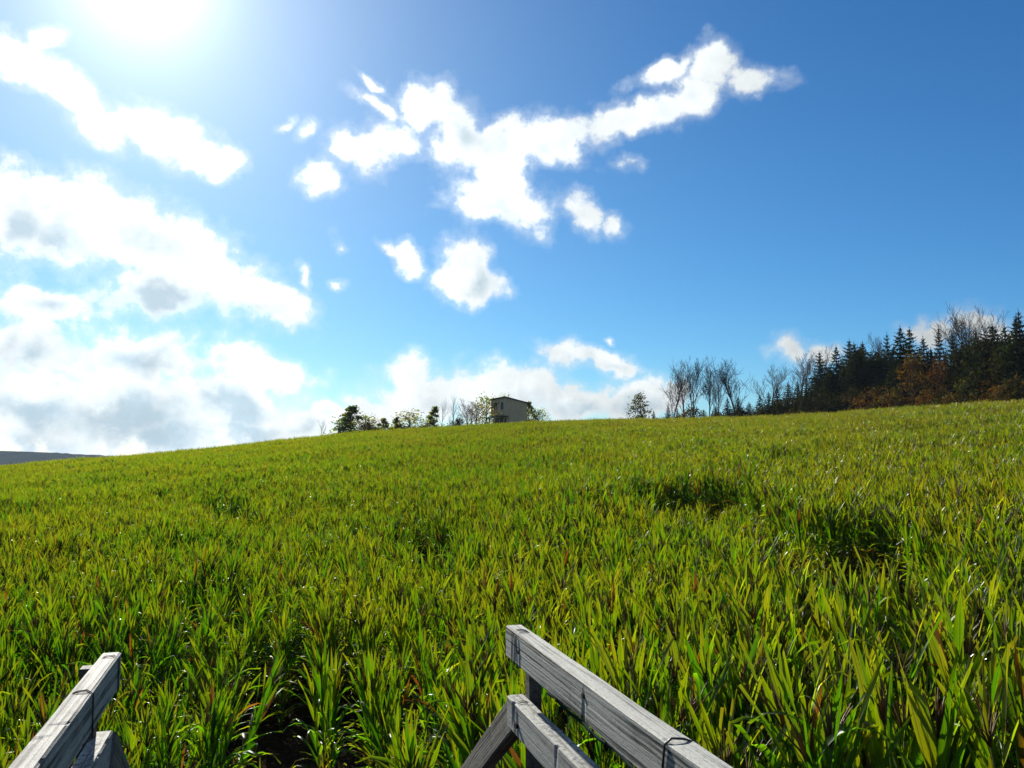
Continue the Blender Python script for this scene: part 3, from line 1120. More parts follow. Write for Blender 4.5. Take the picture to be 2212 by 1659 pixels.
def spruce_meshes(seed, H, W, levels=24):
    rng = random.Random(seed)
    t, c = MB(), MB()
    t.tube([(0, 0, -0.3), (0, 0, H * 0.5), (0, 0, H)], [H * 0.016, H * 0.009, 0.01], 6)
    for l in range(levels):
        f = l / (levels - 1)
        z = H * (0.04 + 0.94 * f ** 0.92)
        rr = W * 0.5 * (1 - f) ** 0.82 * rng.uniform(0.80, 1.12) + 0.05
        nb = int(10 - 5 * f)
        a0 = rng.uniform(0, 6.3)
        for b in range(nb):
            a = a0 + b * 2 * math.pi / nb + rng.gauss(0, 0.16)
            L = rr * rng.uniform(0.72, 1.15)
            dr = rng.uniform(0.15, 0.42) * (1 - f * 0.9)
            d = Vector((math.cos(a), math.sin(a), 0)); sd = Vector((-math.sin(a), math.cos(a), 0))
            dryv = rng.uniform(0.1, 0.7)
            n = 4
            prev = Vector((0, 0, z))
            for k in range(1, n + 1):
                s = k / n
                q = d * (L * s) + Vector((0, 0, z - dr * L * s + 0.30 * L * s * s * (0.5 if f < 0.8 else 1.3)))
                w = (0.34 * L + 0.10) * (1 - s * 0.66)
                # needles hang as ragged tufts to both sides and below
                for sg in (-1, 1):
                    tip = q + sd * sg * w * rng.uniform(0.8, 1.5) + d * w * rng.uniform(0.1, 0.7) + Vector((0, 0, -w * rng.uniform(0.1, 0.7)))
                    c.add([prev, q, tip], [(0, 1, 2)], [(dryv, 0, 0)] * 3)
                tip = (prev + q) * 0.5 + Vector((0, 0, -w * rng.uniform(0.6, 1.3))) + sd * rng.uniform(-0.3, 0.3) * w
                c.add([prev, q, tip], [(0, 1, 2)], [(dryv, 0, 0)] * 3)
                prev = q
            tip = prev + d * 0.10 * L + Vector((0, 0, 0.04 * L))
            c.add([prev + sd * 0.05 * L, tip, prev - sd * 0.05 * L], [(0, 1, 2)], [(dryv, 0, 0)] * 3)
    for k in range(700):           # twigs and needles inside the crown
        f = rng.random() ** 1.5
        z = H * (0.03 + 0.93 * f)
        rr = W * 0.5 * (1 - f) ** 0.82 * math.sqrt(rng.random()) * 0.85
        a = rng.uniform(0, 6.3)
        q = Vector((rr * math.cos(a), rr * math.sin(a), z))
        n_ = Vector((rng.gauss(0, 1), rng.gauss(0, 1), rng.gauss(0, 0.6))).normalized()
        e1 = n_.orthogonal().normalized(); e2 = n_.cross(e1)
        sz = (0.10 + 0.24 * (1 - f)) * rng.uniform(0.6, 1.3)
        c.add([q + e1 * sz, q + e2 * sz * 0.8, q - e1 * sz - e2 * sz * 0.3], [(0, 1, 2)], [(rng.uniform(0.1, 0.6), 0, 0)] * 3)
    return t.mesh('trunk', M['bark'], True), c.mesh('crown', M['spruce'], False, True)


UNIT = 10.0
VAR = {
    'bare': [tree_meshes(bare_skeleton(s, UNIT, sp_, 0.17, 4, 0.8, lo), M['bark']) for s, sp_, lo in
             ((1, 0.80, 0.20), (2, 0.9, 0.26), (3, 0.75, 0.18), (4, 0.95, 0.28), (5, 0.85, 0.22))],
    'snag': [tree_meshes(bare_skeleton(s, UNIT, 0.75, 0.15, 2, 0.9, 0.40), M['pale_bark']) for s in (11, 12, 13)],
    'spruce': [spruce_meshes(20 + s, UNIT, w) for s, w in enumerate((5.6, 4.8, 6.4, 5.2, 4.4))],
    'orange': [leafy_meshes(40 + s, UNIT, 6.5, 2600, 0.17, M['orange_leaf'], 'egg', d) for s, d in enumerate(((0.3, 0.7), (0.45, 0.95), (0.15, 0.5)))],
    'cone': [leafy_meshes(50 + s, UNIT, 6.4, 2400, 0.26, M['green_leaf'], 'cone', (0.1, 0.9), clumps=36) for s in range(3)],
    'sparse': [leafy_meshes(60 + s, UNIT, 8.5, 1500, 0.24, M['green_leaf'], 'egg', (0.2, 0.9), clumps=40) for s in range(2)],
    'lone': [leafy_meshes(70, UNIT, 7.0, 1300, 0.28, M['orange_leaf'], 'egg', (0.0, 0.40), clumps=34)],
    'broad': [leafy_meshes(75 + s, UNIT, 8.0, 4200, 0.30, M['wood_leaf'], 'egg', (0.0, 0.6), clumps=40) for s in range(3)],
    'shrub': [leafy_meshes(80 + s, UNIT, 15.0, 2600, 0.42, M['wood_leaf'], 'round', (0.0, 0.9), low=0.02, clumps=26) for s in range(3)],
    'oshrub': [leafy_meshes(90 + s, UNIT, 15.0, 2600, 0.38, M['orange_leaf'], 'round', (0.25, 0.9), low=0.02, clumps=26) for s in range(3)],
}
NAMES = {'broad': 'leafy_tree', 'bare': 'bare_tree', 'snag': 'bare_tree', 'spruce': 'spruce_tree', 'orange': 'autumn_tree', 'cone': 'small_tree', 'sparse': 'small_tree',
         'lone': 'young_tree', 'shrub': 'shrub', 'oshrub': 'shrub'}
_cnt = {}


def plant_tree(kind, px, top, back, label, group, width=None, var=None, lean=0.0):
    """stand a tree `back` metres past the crest so that its top meets a given line of sight"""
    u, w = ray(px, top)
    D = float(crest(u))
    t = D + back
    x, y = u * t, t
    z0 = gz(x, y)
    h = w * t - z0
    k = _cnt.get(kind, 0); _cnt[kind] = k + 1
    vs = VAR[kind]
    tm, cm = vs[(var if var is not None else k) % len(vs)]
    o = empty(NAMES[kind], (x, y, z0), random.uniform(0, 6.28))
    topz = max(v.co.z for v in cm.vertices) if 'topz' not in cm else cm['topz']
    cm['topz'] = topz
    sz = h / topz
    sxy = sz if width is None else width
    o.scale = (sxy, sxy, sz)
    if lean: o.rotation_euler = (0, lean, 0)
    cat = {'broad': 'tree', 'bare': 'bare tree', 'snag': 'bare tree', 'spruce': 'spruce', 'orange': 'tree', 'cone': 'tree', 'sparse': 'tree', 'lone': 'tree', 'shrub': 'shrub', 'oshrub': 'shrub'}[kind]
    tag(o, label, cat, group)
    link(bpy.data.objects.new('trunk', tm), o)
    link(bpy.data.objects.new('crown', cm), o)
    return o


HG = 'trees along the crest left of the house'
WG = 'trees of the dark wood on the right'
for kind, px, top, back, wd, label in [
    ('snag', 694, 902, 8, 0.42, 'thin bare sapling standing alone left of the tree cluster on the crest'),
    ('cone', 758, 874, 10, 1.45, 'tall green conical tree at the left end of the crest cluster'),
    ('sparse', 789, 889, 9, 1.15, 'rounded brownish tree just right of the tall green conical tree'),
    ('oshrub', 800, 906, 8, 0.42, 'low russet bush under the rounded brownish tree'),
    ('cone', 828, 902, 9, 0.85, 'small olive conical tree between the rounded tree and the dark one'),
    ('cone', 858, 900, 10, 0.75, 'small dark conical tree beside the half bare russet tree'),
    ('sparse', 885, 880, 10, 1.2, 'half bare russet tree with open twiggy top on the crest'),
    ('oshrub', 880, 910, 8, 0.42, 'low russet bush at the foot of the half bare tree'),
    ('cone', 938, 876, 10, 0.8, 'narrow yellowish tree left of the two pale snags'),
    ('snag', 953, 858, 12, 0.55, 'tall pale snag just right of the narrow yellowish tree'),
    ('snag', 972, 893, 11, 0.35, 'short thin dead stem between the two pale snags'),
    ('snag', 979, 850, 12, 0.60, 'tallest pale snag of the crest cluster left of the house'),
    ('shrub', 991, 896, 9, 0.27, 'dark green bush at the foot of the tallest pale snag'),
    ('bare', 1012, 858, 14, 0.85, 'slender bare tree right of the tallest snag'),
    ('bare', 1028, 866, 14, 0.85, 'bare tree midway between the snag and the house'),
    ('spruce', 1018, 904, 9, 0.28, 'little dark pointed spruce left of the house porch'),
    ('sparse', 1051, 846, 16, 1.1, 'sparse leafy tree against the left front of the house'),
    ('sparse', 1088, 846, 30, 0.80, 'thin tree whose top shows above the house roof'),
    ('cone', 1142, 866, 22, 0.9, 'leafy tree against the back wall of the house on the right'),
    ('oshrub', 915, 914, 8, 0.30, 'low brown scrub between the russet tree and the narrow yellowish tree'),
    ('shrub', 740, 916, 8, 0.22, 'low green scrub at the left foot of the tall green conical tree'),
    ('sparse', 1162, 878, 20, 0.85, 'twiggy bush right of the house on the crest'),
]:
    plant_tree(kind, px, top, back, label, HG, wd)

for kind, px, top, back, wd, label in [
    ('lone', 1383, 845, 8, None, 'lone young tree with golden green leaves standing on the open crest'),
    ('spruce', 1412, 886, 8, 0.50, 'small dark spruce just right of the lone young tree'),
    ('shrub', 1375, 899, 8, 0.16, 'low dark bush at the foot of the lone young tree'),
    ('shrub', 1428, 898, 8, 0.20, 'low dark bush right of the small spruce on the crest'),
    ('spruce', 1443, 876, 9, 0.55, 'small spruce under the first bare tree of the wood'),
    ('spruce', 1463, 880, 10, 0.50, 'small spruce between the first bare trees of the wood'),
    ('oshrub', 1492, 872, 9, 0.42, 'orange bush at the left end of the wood'),
    ('shrub', 1470, 890, 8, 0.25, 'green bush left of the orange bush'),
    ('bare', 1449, 796, 16, 1.0, 'leftmost bare tree of the row before the wood'),
    ('bare', 1476, 774, 18, 1.05, 'bare tree second from the left in the row before the wood'),
    ('bare', 1497, 760, 17, 1.1, 'tallest bare tree in the row at the left end of the wood'),
    ('bare', 1528, 768, 17, 0.95, 'bare tree with a tuft of brown leaves at its top'),
    ('bare', 1550, 798, 19, 0.9, 'slim bare tree right of the one with brown leaves'),
    ('bare', 1592, 770, 20, 1.3, 'broad bare tree standing alone behind the small spruces'),
    ('bare', 1659, 783, 22, 1.25, 'bare tree rising between small spruces and the tall wood'),
    ('bare', 1723, 750, 24, 1.35, 'wide bare tree next to the first tall spruces'),
    ('bare', 1770, 742, 30, 1.1, 'bare tree partly behind the first tall spruce'),
    ('bare', 1855, 732, 30, 1.0, 'bare treetop showing between spruces left of the orange tree'),
    ('bare', 1885, 718, 28, 1.0, 'bare treetop right of the double spruce'),
    ('bare', 2078, 674, 42, 1.6, 'bare tree against the small cloud on the right', ),
    ('bare', 2116, 650, 42, 1.7, 'highest bare tree of the wood'),
    ('bare', 2142, 653, 44, 1.2, 'slender bare tree right of the highest bare tree'),
]:
    plant_tree(kind, px, top, back, label, WG, wd)

# tuft of leaves still on one of the bare trees is a small clump of its own crown
orders = ['first', 'second', 'third', 'fourth', 'fifth', 'sixth', 'seventh', 'eighth', 'ninth', 'tenth', 'eleventh', 'twelfth', 'thirteenth', 'fourteenth', 'fifteenth', 'sixteenth', 'seventeenth']
small = [(1520, 884), (1546, 876), (1571, 858), (1594, 858), (1618, 868), (1641, 852), (1660, 846), (1678, 833), (1702, 828), (1722, 824), (1742, 812)]
for i, (px, top) in enumerate(small):
    plant_tree('spruce', px, top, 10 + 4 * (i % 3), 'small dark spruce, %s from the left in the low left part of the wood' % orders[i], WG, 1.05)
tall = [(1774, 758), (1805, 746), (1832, 732), (1845, 738), (1863, 738), (1913, 718), (1940, 704), (1962, 707), (1997, 726), (2024, 704),
        (2058, 720), (2108, 714), (2139, 700), (2170, 700), (2188, 682), (2203, 668), (2240, 662)]
for i, (px, top) in enumerate(tall):
    plant_tree('spruce', px, top, 12 + 5 * (i % 3), '%s tall dark spruce from the left along the ridge of the wood' % orders[i], WG, 1.7 * random.uniform(0.72, 1.25), lean=random.uniform(-0.03, 0.03))
fill = [(1785, 790), (1820, 775), (1880, 765), (1900, 760), (1930, 745), (1985, 755), (2010, 750), (2042, 760), (2080, 758), (2095, 745), (2125, 735), (2155, 725), (2180, 720), (2220, 700),
        (1760, 805), (1845, 790), (1955, 770), (2060, 770), (2150, 760), (2205, 740)]
_seen = {}
for i, (px, top) in enumerate(fill):
    k = min(range(len(tall)), key=lambda q: abs(tall[q][0] - px))
    sd = 'left' if px < tall[k][0] else 'right'
    n_ = _seen.get((k, sd), 0); _seen[(k, sd)] = n_ + 1
    plant_tree('spruce', px, top, 20 + 6 * (i % 4), '%s dark spruce filling the gap just %s of the %s tall spruce' % (('shorter', 'lowest', 'small')[n_], sd, orders[k]), WG, 1.8)
for kind, px, top, back, wd, label in [
    ('broad', 1852, 748, 16, 0.9, 'dark round topped tree between the fourth and sixth tall spruce'),
    ('broad', 1889, 742, 15, 0.9, 'dark round topped tree just left of the sixth tall spruce'),
    ('broad', 2088, 728, 14, 0.95, 'dark round topped tree below the bare tree against the small cloud'),
    ('broad', 2122, 724, 13, 0.9, 'dark round topped tree between the twelfth and thirteenth tall spruce'),
    ('broad', 2158, 722, 13, 1.0, 'dark broad tree near the right end of the wood'),
    ('broad', 2196, 716, 12, 1.1, 'dark broad tree filling the right end of the wood'),
    ('broad', 1795, 800, 11, 0.7, 'dark round topped tree low between the first tall spruces'),
    ('orange', 1968, 742, 9, 1.0, 'large orange leaved tree before the spruces in the middle of the wood'),
    ('orange', 2031, 758, 9, 0.85, 'golden orange tree right of the large orange leaved tree'),
    ('orange', 2092, 806, 8, 0.85, 'russet tree low in the right part of the wood'),
    ('orange', 2143, 800, 8, 0.80, 'russet tree second from the right in the wood'),
    ('oshrub', 1885, 828, 7, 0.50, 'yellowish bush at the field edge under the spruces'),
    ('oshrub', 1932, 836, 7, 0.45, 'brownish bush left of the large orange leaved tree'),
    ('oshrub', 2000, 830, 7, 0.45, 'rusty bush under the golden orange tree'),
    ('oshrub', 2060, 838, 6, 0.40, 'rusty bush at the field edge under the right spruces'),
    ('oshrub', 2120, 838, 6, 0.40, 'dark red bush at the field edge near the right end'),
    ('oshrub', 2180, 820, 6, 0.45, 'brown bush at the field edge in the right corner'),
    ('shrub', 1730, 836, 8, 0.50, 'olive bush at the field edge under the wide bare tree'),
    ('shrub', 1690, 852, 8, 0.40, 'dark bush at the field edge left of the olive bush'),
    ('shrub', 1785, 830, 7, 0.50, 'dark green bush under the first tall spruce'),
    ('shrub', 1835, 826, 7, 0.50, 'dark green bush left of the yellowish bush'),
    ('shrub', 1958, 850, 6, 0.35, 'green bush at the foot of the large orange leaved tree'),
    ('shrub', 1640, 866, 8, 0.40, 'dark bush under the small spruces'),
    ('shrub', 1595, 876, 8, 0.36, 'dark bush under the broad bare tree'),
    ('shrub', 1550, 884, 8, 0.32, 'dark bush right of the orange bush'),
    ('shrub', 2030, 846, 5, 0.40, 'dark bush at the foot of the golden orange tree'),
    ('shrub', 2095, 842, 5, 0.40, 'dark bush at the foot of the low russet tree'),
    ('shrub', 2210, 800, 6, 0.60, 'dark bush at the right end of the wood'),
]:
    plant_tree(kind, px, top, back, label, WG, wd)

# the inside of the wood, where no single tree can be told from the next
Vw, Fw, Aw = [], [], []
rngw = np.random.default_rng(12)
edge_px = np.array([1500, 1600, 1700, 1760, 1800, 1850, 1920, 2000, 2060, 2140, 2200, 2300])
edge_top = np.array([893, 884, 858, 800, 780, 775, 752, 748, 760, 742, 712, 700])
for i in range(90):
    px = 1560 + (2300 - 1560) * ((i + rngw.random()) / 90) ** 0.8
    top = np.interp(px, edge_px, edge_top) + rngw.uniform(4, 55)
    u, w = ray(px, top)
    t = float(crest(u)) + rngw.uniform(12, 46)
    z0 = gz(u * t, t)
    h = max(1.5, w * t - z0)
    me_ = VAR['spruce'][i % 5][1]
    co = np.empty(len(me_.vertices) * 3); me_.vertices.foreach_get('co', co); co = co.reshape(-1, 3)
    a_ = rngw.uniform(0, 6.28)
    wd = rngw.uniform(1.6, 2.1) * min(1.0, h / 6)
    rot = np.array([[math.cos(a_), -math.sin(a_), 0], [math.sin(a_), math.cos(a_), 0], [0, 0, 1]])
    co = (co * [wd, wd, h / UNIT]) @ rot.T + [u * t, t, z0]
    lt = np.empty(len(me_.polygons), np.int32); me_.polygons.foreach_get('loop_total', lt)
    vi = np.empty(len(me_.loops), np.int32); me_.loops.foreach_get('vertex_index', vi)
    o_ = sum(len(v) for v in Vw)
    Vw.append(co); Fw.append((vi + o_).reshape(-1, 3))
me = bpy.data.meshes.new('wood')
me.from_pydata(np.concatenate(Vw).tolist(), [], np.concatenate(Fw).tolist())
me.materials.append(M['spruce'])
tag(link(bpy.data.objects.new('wood', me)), 'dark inside of the conifer wood behind the edge trees', 'wood', kind='stuff')

# the tuft of brown leaves left on one bare tree is placed with that tree
for o in list(COL.objects):
    if o.get('label', '').startswith('bare tree with a tuft'):
        rng = random.Random(5)
        c = MB()
        tz = max(v.co.z for v in o.children[1].data.vertices)
        for k in range(170):
            q = Vector((rng.gauss(0, 0.75), rng.gauss(0, 0.75), tz - 1.1 + rng.gauss(0, 0.75)))
            n = Vector((rng.gauss(0, 1), rng.gauss(0, 1), rng.gauss(0, 1))).normalized()
            a_ = n.orthogonal().normalized(); b_ = n.cross(a_); sz = rng.uniform(0.08, 0.2)
            c.add([q + a_ * sz, q + b_ * sz * 0.6, q - a_ * sz, q - b_ * sz * 0.6], [(0, 1, 2, 3)], [(rng.uniform(0.2, 0.7), 0, 0)] * 4)
        c.build('leaf_tuft', M['orange_leaf'], o, attr=True)

# ------------------------------------------------------------------ house on the crest
m, nt, out = material('grey_siding')
tcn = nt.n('ShaderNodeTexCoord')
ob = tcn.outputs['Object']
stretch = nt.vmath('MULTIPLY', ob, (9.0, 9.0, 0.5))
n1 = nt.noise(stretch, 1.0, 4.0, 0.6)
n2 = nt.noise(ob, 0.9, 4.0, 0.6)
colr = nt.ramp(nt.math('ADD', nt.math('MULTIPLY', n1, 0.6), nt.math('MULTIPLY', n2, 0.4)),
               [(0.3, (0.37, 0.285, 0.165)), (0.5, (0.53, 0.42, 0.25)), (0.7, (0.61, 0.49, 0.31))])
principled(nt, out, colr, 0.85, 0.2, n1, 0.6, 0.02)
M['siding'] = m
m, nt, out = material('dark_trim')
principled(nt, out, (0.035, 0.032, 0.028), 0.7, 0.3)
M['trim'] = m
m, nt, out = material('pale_trim')
principled(nt, out, (0.42, 0.43, 0.40), 0.7, 0.3)
M['pale_trim'] = m
m, nt, out = material('window_glass')
principled(nt, out, (0.015, 0.018, 0.02), 0.08, 0.6)
M['glass'] = m

u0, w_top = ray(1094, 857.5)
HT = 183.0
cx, cyy = u0 * HT, HT
ztop = w_top * HT
zg_ = min(gz(cx - 3, cyy + 4), gz(cx + 4, cyy + 3), gz(cx, cyy)) - 0.1
fx = Vector((-3.05, 3.7, 0)); FL = fx.length; fx.normalize()      # along the front, away to the left
# local frame: x along the side wall (to the back right), y along the front; the near corner is the origin
h_rot = math.atan2(fx.y, fx.x) - math.pi / 2
house = empty('house', (cx, cyy, zg_), h_rot)
tag(house, 'weathered grey two storey wooden house with slanted roof and porch on the hilltop', 'house')
HH = ztop - zg_ - 0.16
SL = 5.5
z_over = HH - 3.85            # where the upper storey juts out
# walls with real openings: build the front from strips around the windows
th = 0.16


def wall_front(x0, x1, y0, y1, z0, zt0, zt1, openings, name, parent):
    """front wall in the plane of x, with rectangular holes (y, z); the top runs from zt0 at y0 to zt1 at y1"""
    mb = MB()
    cuts = sorted({y0, y1, *[c for o_ in openings for c in (o_[0], o_[1])]})
    for a_, b_ in zip(cuts[:-1], cuts[1:]):
        hol = [o_ for o_ in openings if o_[0] <= a_ + 1e-6 and o_[1] >= b_ - 1e-6]
        za = zt0 + (zt1 - zt0) * (a_ - y0) / (y1 - y0)
        zb = zt0 + (zt1 - zt0) * (b_ - y0) / (y1 - y0)
        segs, low = [], z0
        for o_ in sorted(hol, key=lambda q: q[2]):
            segs.append((low, o_[2], o_[2])); low = o_[3]
        segs.append((low, za, zb))
        for s0, s1, s2 in segs:
            mb.add([(x0, a_, s0), (x1, a_, s0), (x1, b_, s0), (x0, b_, s0), (x0, a_, s1), (x1, a_, s1), (x1, b_, s2), (x0, b_, s2)],
                   [(0, 3, 2, 1), (4, 5, 6, 7), (0, 1, 5, 4), (1, 2, 6, 5), (2, 3, 7, 6), (3, 0, 4, 7)])
    return mb.build(name, M['siding'], parent)


DROP_F, DROP_S = 0.30, 0.95      # how far the roof falls along the front and to the back
up_wins = [(0.75, 1.30, z_over + 1.35, z_over + 2.75), (2.85, 3.75, z_over + 1.35, z_over + 2.75)]
wall_front(-0.35, -0.35 + th, 0.0, FL, z_over, HH, HH - DROP_F, up_wins, 'front_wall', house)
low_op = [(0.7, 1.35, 1.2, z_over - 0.55), (1.9, 2.85, 0.25, z_over - 0.5), (3.3, 4.0, 1.2, z_over - 0.55)]
wall_front(0.55, 0.55 + th, 0.0, FL, 0.0, z_over, z_over, low_op, 'lower_front_wall', house)
mb = MB()                         # side wall: sloped top, lower part set back under the upper storey
mb.add([(-0.345, -th, z_over), (SL, -th, z_over), (SL, -0.003, z_over), (-0.345, -0.003, z_over),
        (-0.345, -th, HH), (SL, -th, HH - DROP_S), (SL, -0.003, HH - DROP_S), (-0.345, -0.003, HH)],
       [(0, 3, 2, 1), (4, 5, 6, 7), (0, 1, 5, 4), (1, 2, 6, 5), (2, 3, 7, 6), (3, 0, 4, 7)])
mb.box(0.55, SL, -th, -0.003, 0.0, z_over - 0.002)
side = mb.build('side_wall', M['siding'], house)
mb = MB()                         # back and far walls close the box
mb.add([(SL + 0.003, -th, 0), (SL + th, -th, 0), (SL + th, FL, 0), (SL + 0.003, FL, 0), (SL + 0.003, -th, HH - DROP_S), (SL + th, -th, HH - DROP_S - 0.03),
        (SL + th, FL, HH - DROP_S - DROP_F), (SL + 0.003, FL, HH - DROP_S - DROP_F)],
       [(0, 3, 2, 1), (4, 5, 6, 7), (0, 1, 5, 4), (1, 2, 6, 5), (2, 3, 7, 6), (3, 0, 4, 7)])
mb.build('back_wall', M['siding'], house)
mb = MB()
mb.add([(-0.345, FL + 0.003, z_over), (SL + th, FL + 0.003, z_over), (SL + th, FL + th, z_over), (-0.345, FL + th, z_over), (-0.345, FL + 0.003, HH - DROP_F),
        (SL + th, FL + 0.003, HH - DROP_S - DROP_F), (SL + th, FL + th, HH - DROP_S - DROP_F), (-0.345, FL + th, HH - DROP_F)],
       [(0, 3, 2, 1), (4, 5, 6, 7), (0, 1, 5, 4), (1, 2, 6, 5), (2, 3, 7, 6), (3, 0, 4, 7)])
mb.box(0.55, SL + th, FL + 0.003, FL + th, 0.0, z_over - 0.002)
mb.build('far_wall', M['siding'], house)
mb = MB(); mb.box(-0.345, SL, 0.0, FL, z_over - 0.16, z_over - 0.004); mb.build('upper_floor', M['trim'], house)
mb = MB()                         # roof slab with a dark edge
zr = lambda x, y: HH + 0.01 - DROP_S * (x + 0.345) / (SL + 0.345) - DROP_F * y / FL
c4 = [(-0.75, -0.5), (SL + 0.55, -0.5), (SL + 0.55, FL + 0.5), (-0.75, FL + 0.5)]
mb.add([(x, y, zr(x, y)) for x, y in c4] + [(x, y, zr(x, y) + 0.16) for x, y in c4],
       [(0, 3, 2, 1), (4, 5, 6, 7), (0, 1, 5, 4), (1, 2, 6, 5), (2, 3, 7, 6), (3, 0, 4, 7)])
mb.build('roof', M['trim'], house)
for (y0, y1, z0, z1) in up_wins:
    fr = MB()
    xo = -0.375
    n = 8
    # arched dark surround
    cyc, rad = (y0 + y1) / 2, (y1 - y0) / 2
    pts_o = [(y0 - 0.1, z0 - 0.05), (y0 - 0.1, z1 - 0.1)] + [(cyc - math.cos(k / n * math.pi) * (rad + 0.1), z1 - 0.1 + math.sin(k / n * math.pi) * 0.28) for k in range(1, n)] + [(y1 + 0.1, z1 - 0.1), (y1 + 0.1, z0 - 0.05)]
    pts_i = [(y0 + 0.03, z0 - 0.05), (y0 + 0.03, z1 - 0.18)] + [(cyc - math.cos(k / n * math.pi) * (rad - 0.03), z1 - 0.18 + math.sin(k / n * math.pi) * 0.14) for k in range(1, n)] + [(y1 - 0.03, z1 - 0.18), (y1 - 0.03, z0 - 0.05)]
    k = len(pts_o)
    V = [(xo, *p) for p in pts_o] + [(xo, *p) for p in pts_i] + [(xo + 0.06, *p) for p in pts_o] + [(xo + 0.06, *p) for p in pts_i]
    Fc = []
    for i in range(k - 1):
        Fc += [(i, i + 1, k + i + 1, k + i), (i, 2 * k + i, 2 * k + i + 1, i + 1), (k + i + 1, 3 * k + i + 1, 3 * k + i, k + i)]
    fr.add(V, Fc)
    f_o = fr.build('window', M['trim'], house)
    g_ = MB()
    g_.box(-0.29, -0.27, y0 + 0.002, y1 - 0.002, z0 + 0.002, z1 - 0.002)
    pane = g_.build('pane', M['glass'], f_o)
    b_ = MB()
    b_.box(-0.335, -0.292, cyc - 0.025, cyc + 0.025, z0 + 0.003, z1 - 0.15)
    b_.build('glazing_bar', M['pale_trim'], f_o)
    if y1 - y0 > 0.8:            # a pale blind half drawn in the wider window
        b_ = MB(); b_.box(-0.325, -0.295, y0 + 0.2, y1 - 0.2, z0 + 0.1, z1 - 0.35); b_.build('blind', M['pale_trim'], f_o)
for i, (y0, y1, z0, z1) in enumerate(low_op):
    d_ = MB(); d_.box(0.64, 0.67, y0 + 0.002, y1 - 0.002, z0 + 0.002, z1 - 0.002)
    if i == 1:
        do = d_.build('door', M['trim'], house)
        h_ = MB(); h_.box(0.60, 0.638, y0 + 0.08, y0 + 0.12, 1.2, 1.32); h_.build('handle', M['pale_trim'], do)
    else:
        d_.build('lower_window', M['glass'], house)
mb = MB(); mb.box(-2.35, -0.02, 1.5, FL + 1.2, z_over - 0.42, z_over - 0.30); mb.build('porch_roof', M['pale_trim'], house)
for yy_ in (1.75, 3.2, FL + 1.0):
    mb = MB(); mb.box(-2.2, -2.06, yy_ - 0.07, yy_ + 0.07, 0.0, z_over - 0.423); mb.build('porch_post', M['trim'], house)
mb = MB(); mb.box(-2.13, -2.10, 1.83, 3.12, 0.95, 1.05); mb.build('porch_rail', M['trim'], house)
mb = MB(); mb.box(-0.41, -0.353, 2.05, 2.35, HH - 1.15, HH - 0.85); mb.build('vent', M['trim'], house)
mb = MB(); mb.box(-0.40, -0.353, 0.0, 0.14, z_over + 0.01, HH - 0.02); mb.build('corner_board', M['pale_trim'], house)

# ------------------------------------------------------------------ lookout railings
RAIL_AZ = math.atan2(ray(579, 982)[0], 1.0)
along = Vector((math.sin(RAIL_AZ), math.cos(RAIL_AZ), 0))
out_r = Vector((math.cos(RAIL_AZ), -math.sin(RAIL_AZ), 0))
RH = 0.485                        # the top edge of the rails under the eye


def plank(name, L, h, t, mat, parent, seed, nseg=220):
    """a board along local x from 0 to L; top at z = 0, near face at y = 0, thickness to +y; worn, slightly wavy edges"""
    rng = random.Random(seed)
    mb = MB()
    bev = 0.004
    prof = [(bev, 0), (t - bev, 0), (t, -bev), (t, -h + bev), (t - bev, -h), (bev, -h), (0, -h + bev), (0, -bev)]
    V, Fc = [], []
    wv = [[(rng.uniform(0, 6.3), rng.uniform(5, 16), rng.uniform(0.2, 0.6)) for _ in range(3)] for _ in prof]
    nicks = [(rng.uniform(0, L), rng.uniform(0.006, 0.02), rng.uniform(0.002, 0.006), rng.choice((0, 1, 6, 7))) for _ in range(int(L * 5))]
    for i in range(nseg + 1):
        x = L * i / nseg
        wob = 0.0010 * math.sin(x * 4 + wv[0][0][0]) + 0.0005 * math.sin(x * 11 + wv[1][0][0])
        for q_, (y, z) in enumerate(prof):
            j = sum(a_ * 0.0009 * math.sin(x * f_ + p_) for p_, f_, a_ in wv[q_])
            for nx_, nw, nd_, nq in nicks:
                if nq == q_ and abs(x - nx_) < nw:
                    j += nd_ * (1 - abs(x - nx_) / nw)
            V.append((x, y + j * (1 if y < t / 2 else -1) * 0.7, z - j * (1 if z > -h / 2 else -1) + wob))
    n = len(prof)
    for i in range(nseg):
        for k in range(n):
            k2 = (k + 1) % n
            Fc.append((i * n + k, (i + 1) * n + k, (i + 1) * n + k2, i * n + k2))
    Fc.append(tuple(range(n)))
    Fc.append(tuple(nseg * n + k for k in range(n - 1, -1, -1)))
    mb.add(V, Fc)
    return mb.build(name, mat, parent)


def wire_loop(parent, x, t, h, slant=0.0, r=0.0022, name='wire', turns=1, y0=0.0, seed=0):
    """wire wrapped round a board"""
    rng = random.Random(seed)
    mb = MB()
    for k in range(turns):
        o = 0.003
        dx = k * 0.012 + rng.uniform(-0.003, 0.003)
        pts = [(x + dx + slant, t + o, -h * 0.9), (x + dx + slant * 0.4, t + o, -0.004), (x + dx + slant * 0.2, t * 0.6, o), (x + dx, 0.01, o + 0.001),
               (x + dx - 0.001, -o, -0.006), (x + dx - slant * 0.3 + rng.uniform(-.004, .004), -o, -h * 0.5), (x + dx - slant * 0.6 + rng.uniform(-.004, .004), -o, -h * 0.98), (x + dx - slant * 0.6, 0.008, -h - o), (x + dx + slant, t, -h - o), (x + dx + slant, t + o, -h * 0.9)]
        mb.tube(pts, r, 5, closed_end=False)
    return mb.build(name, M['wire'], parent, smooth=True)


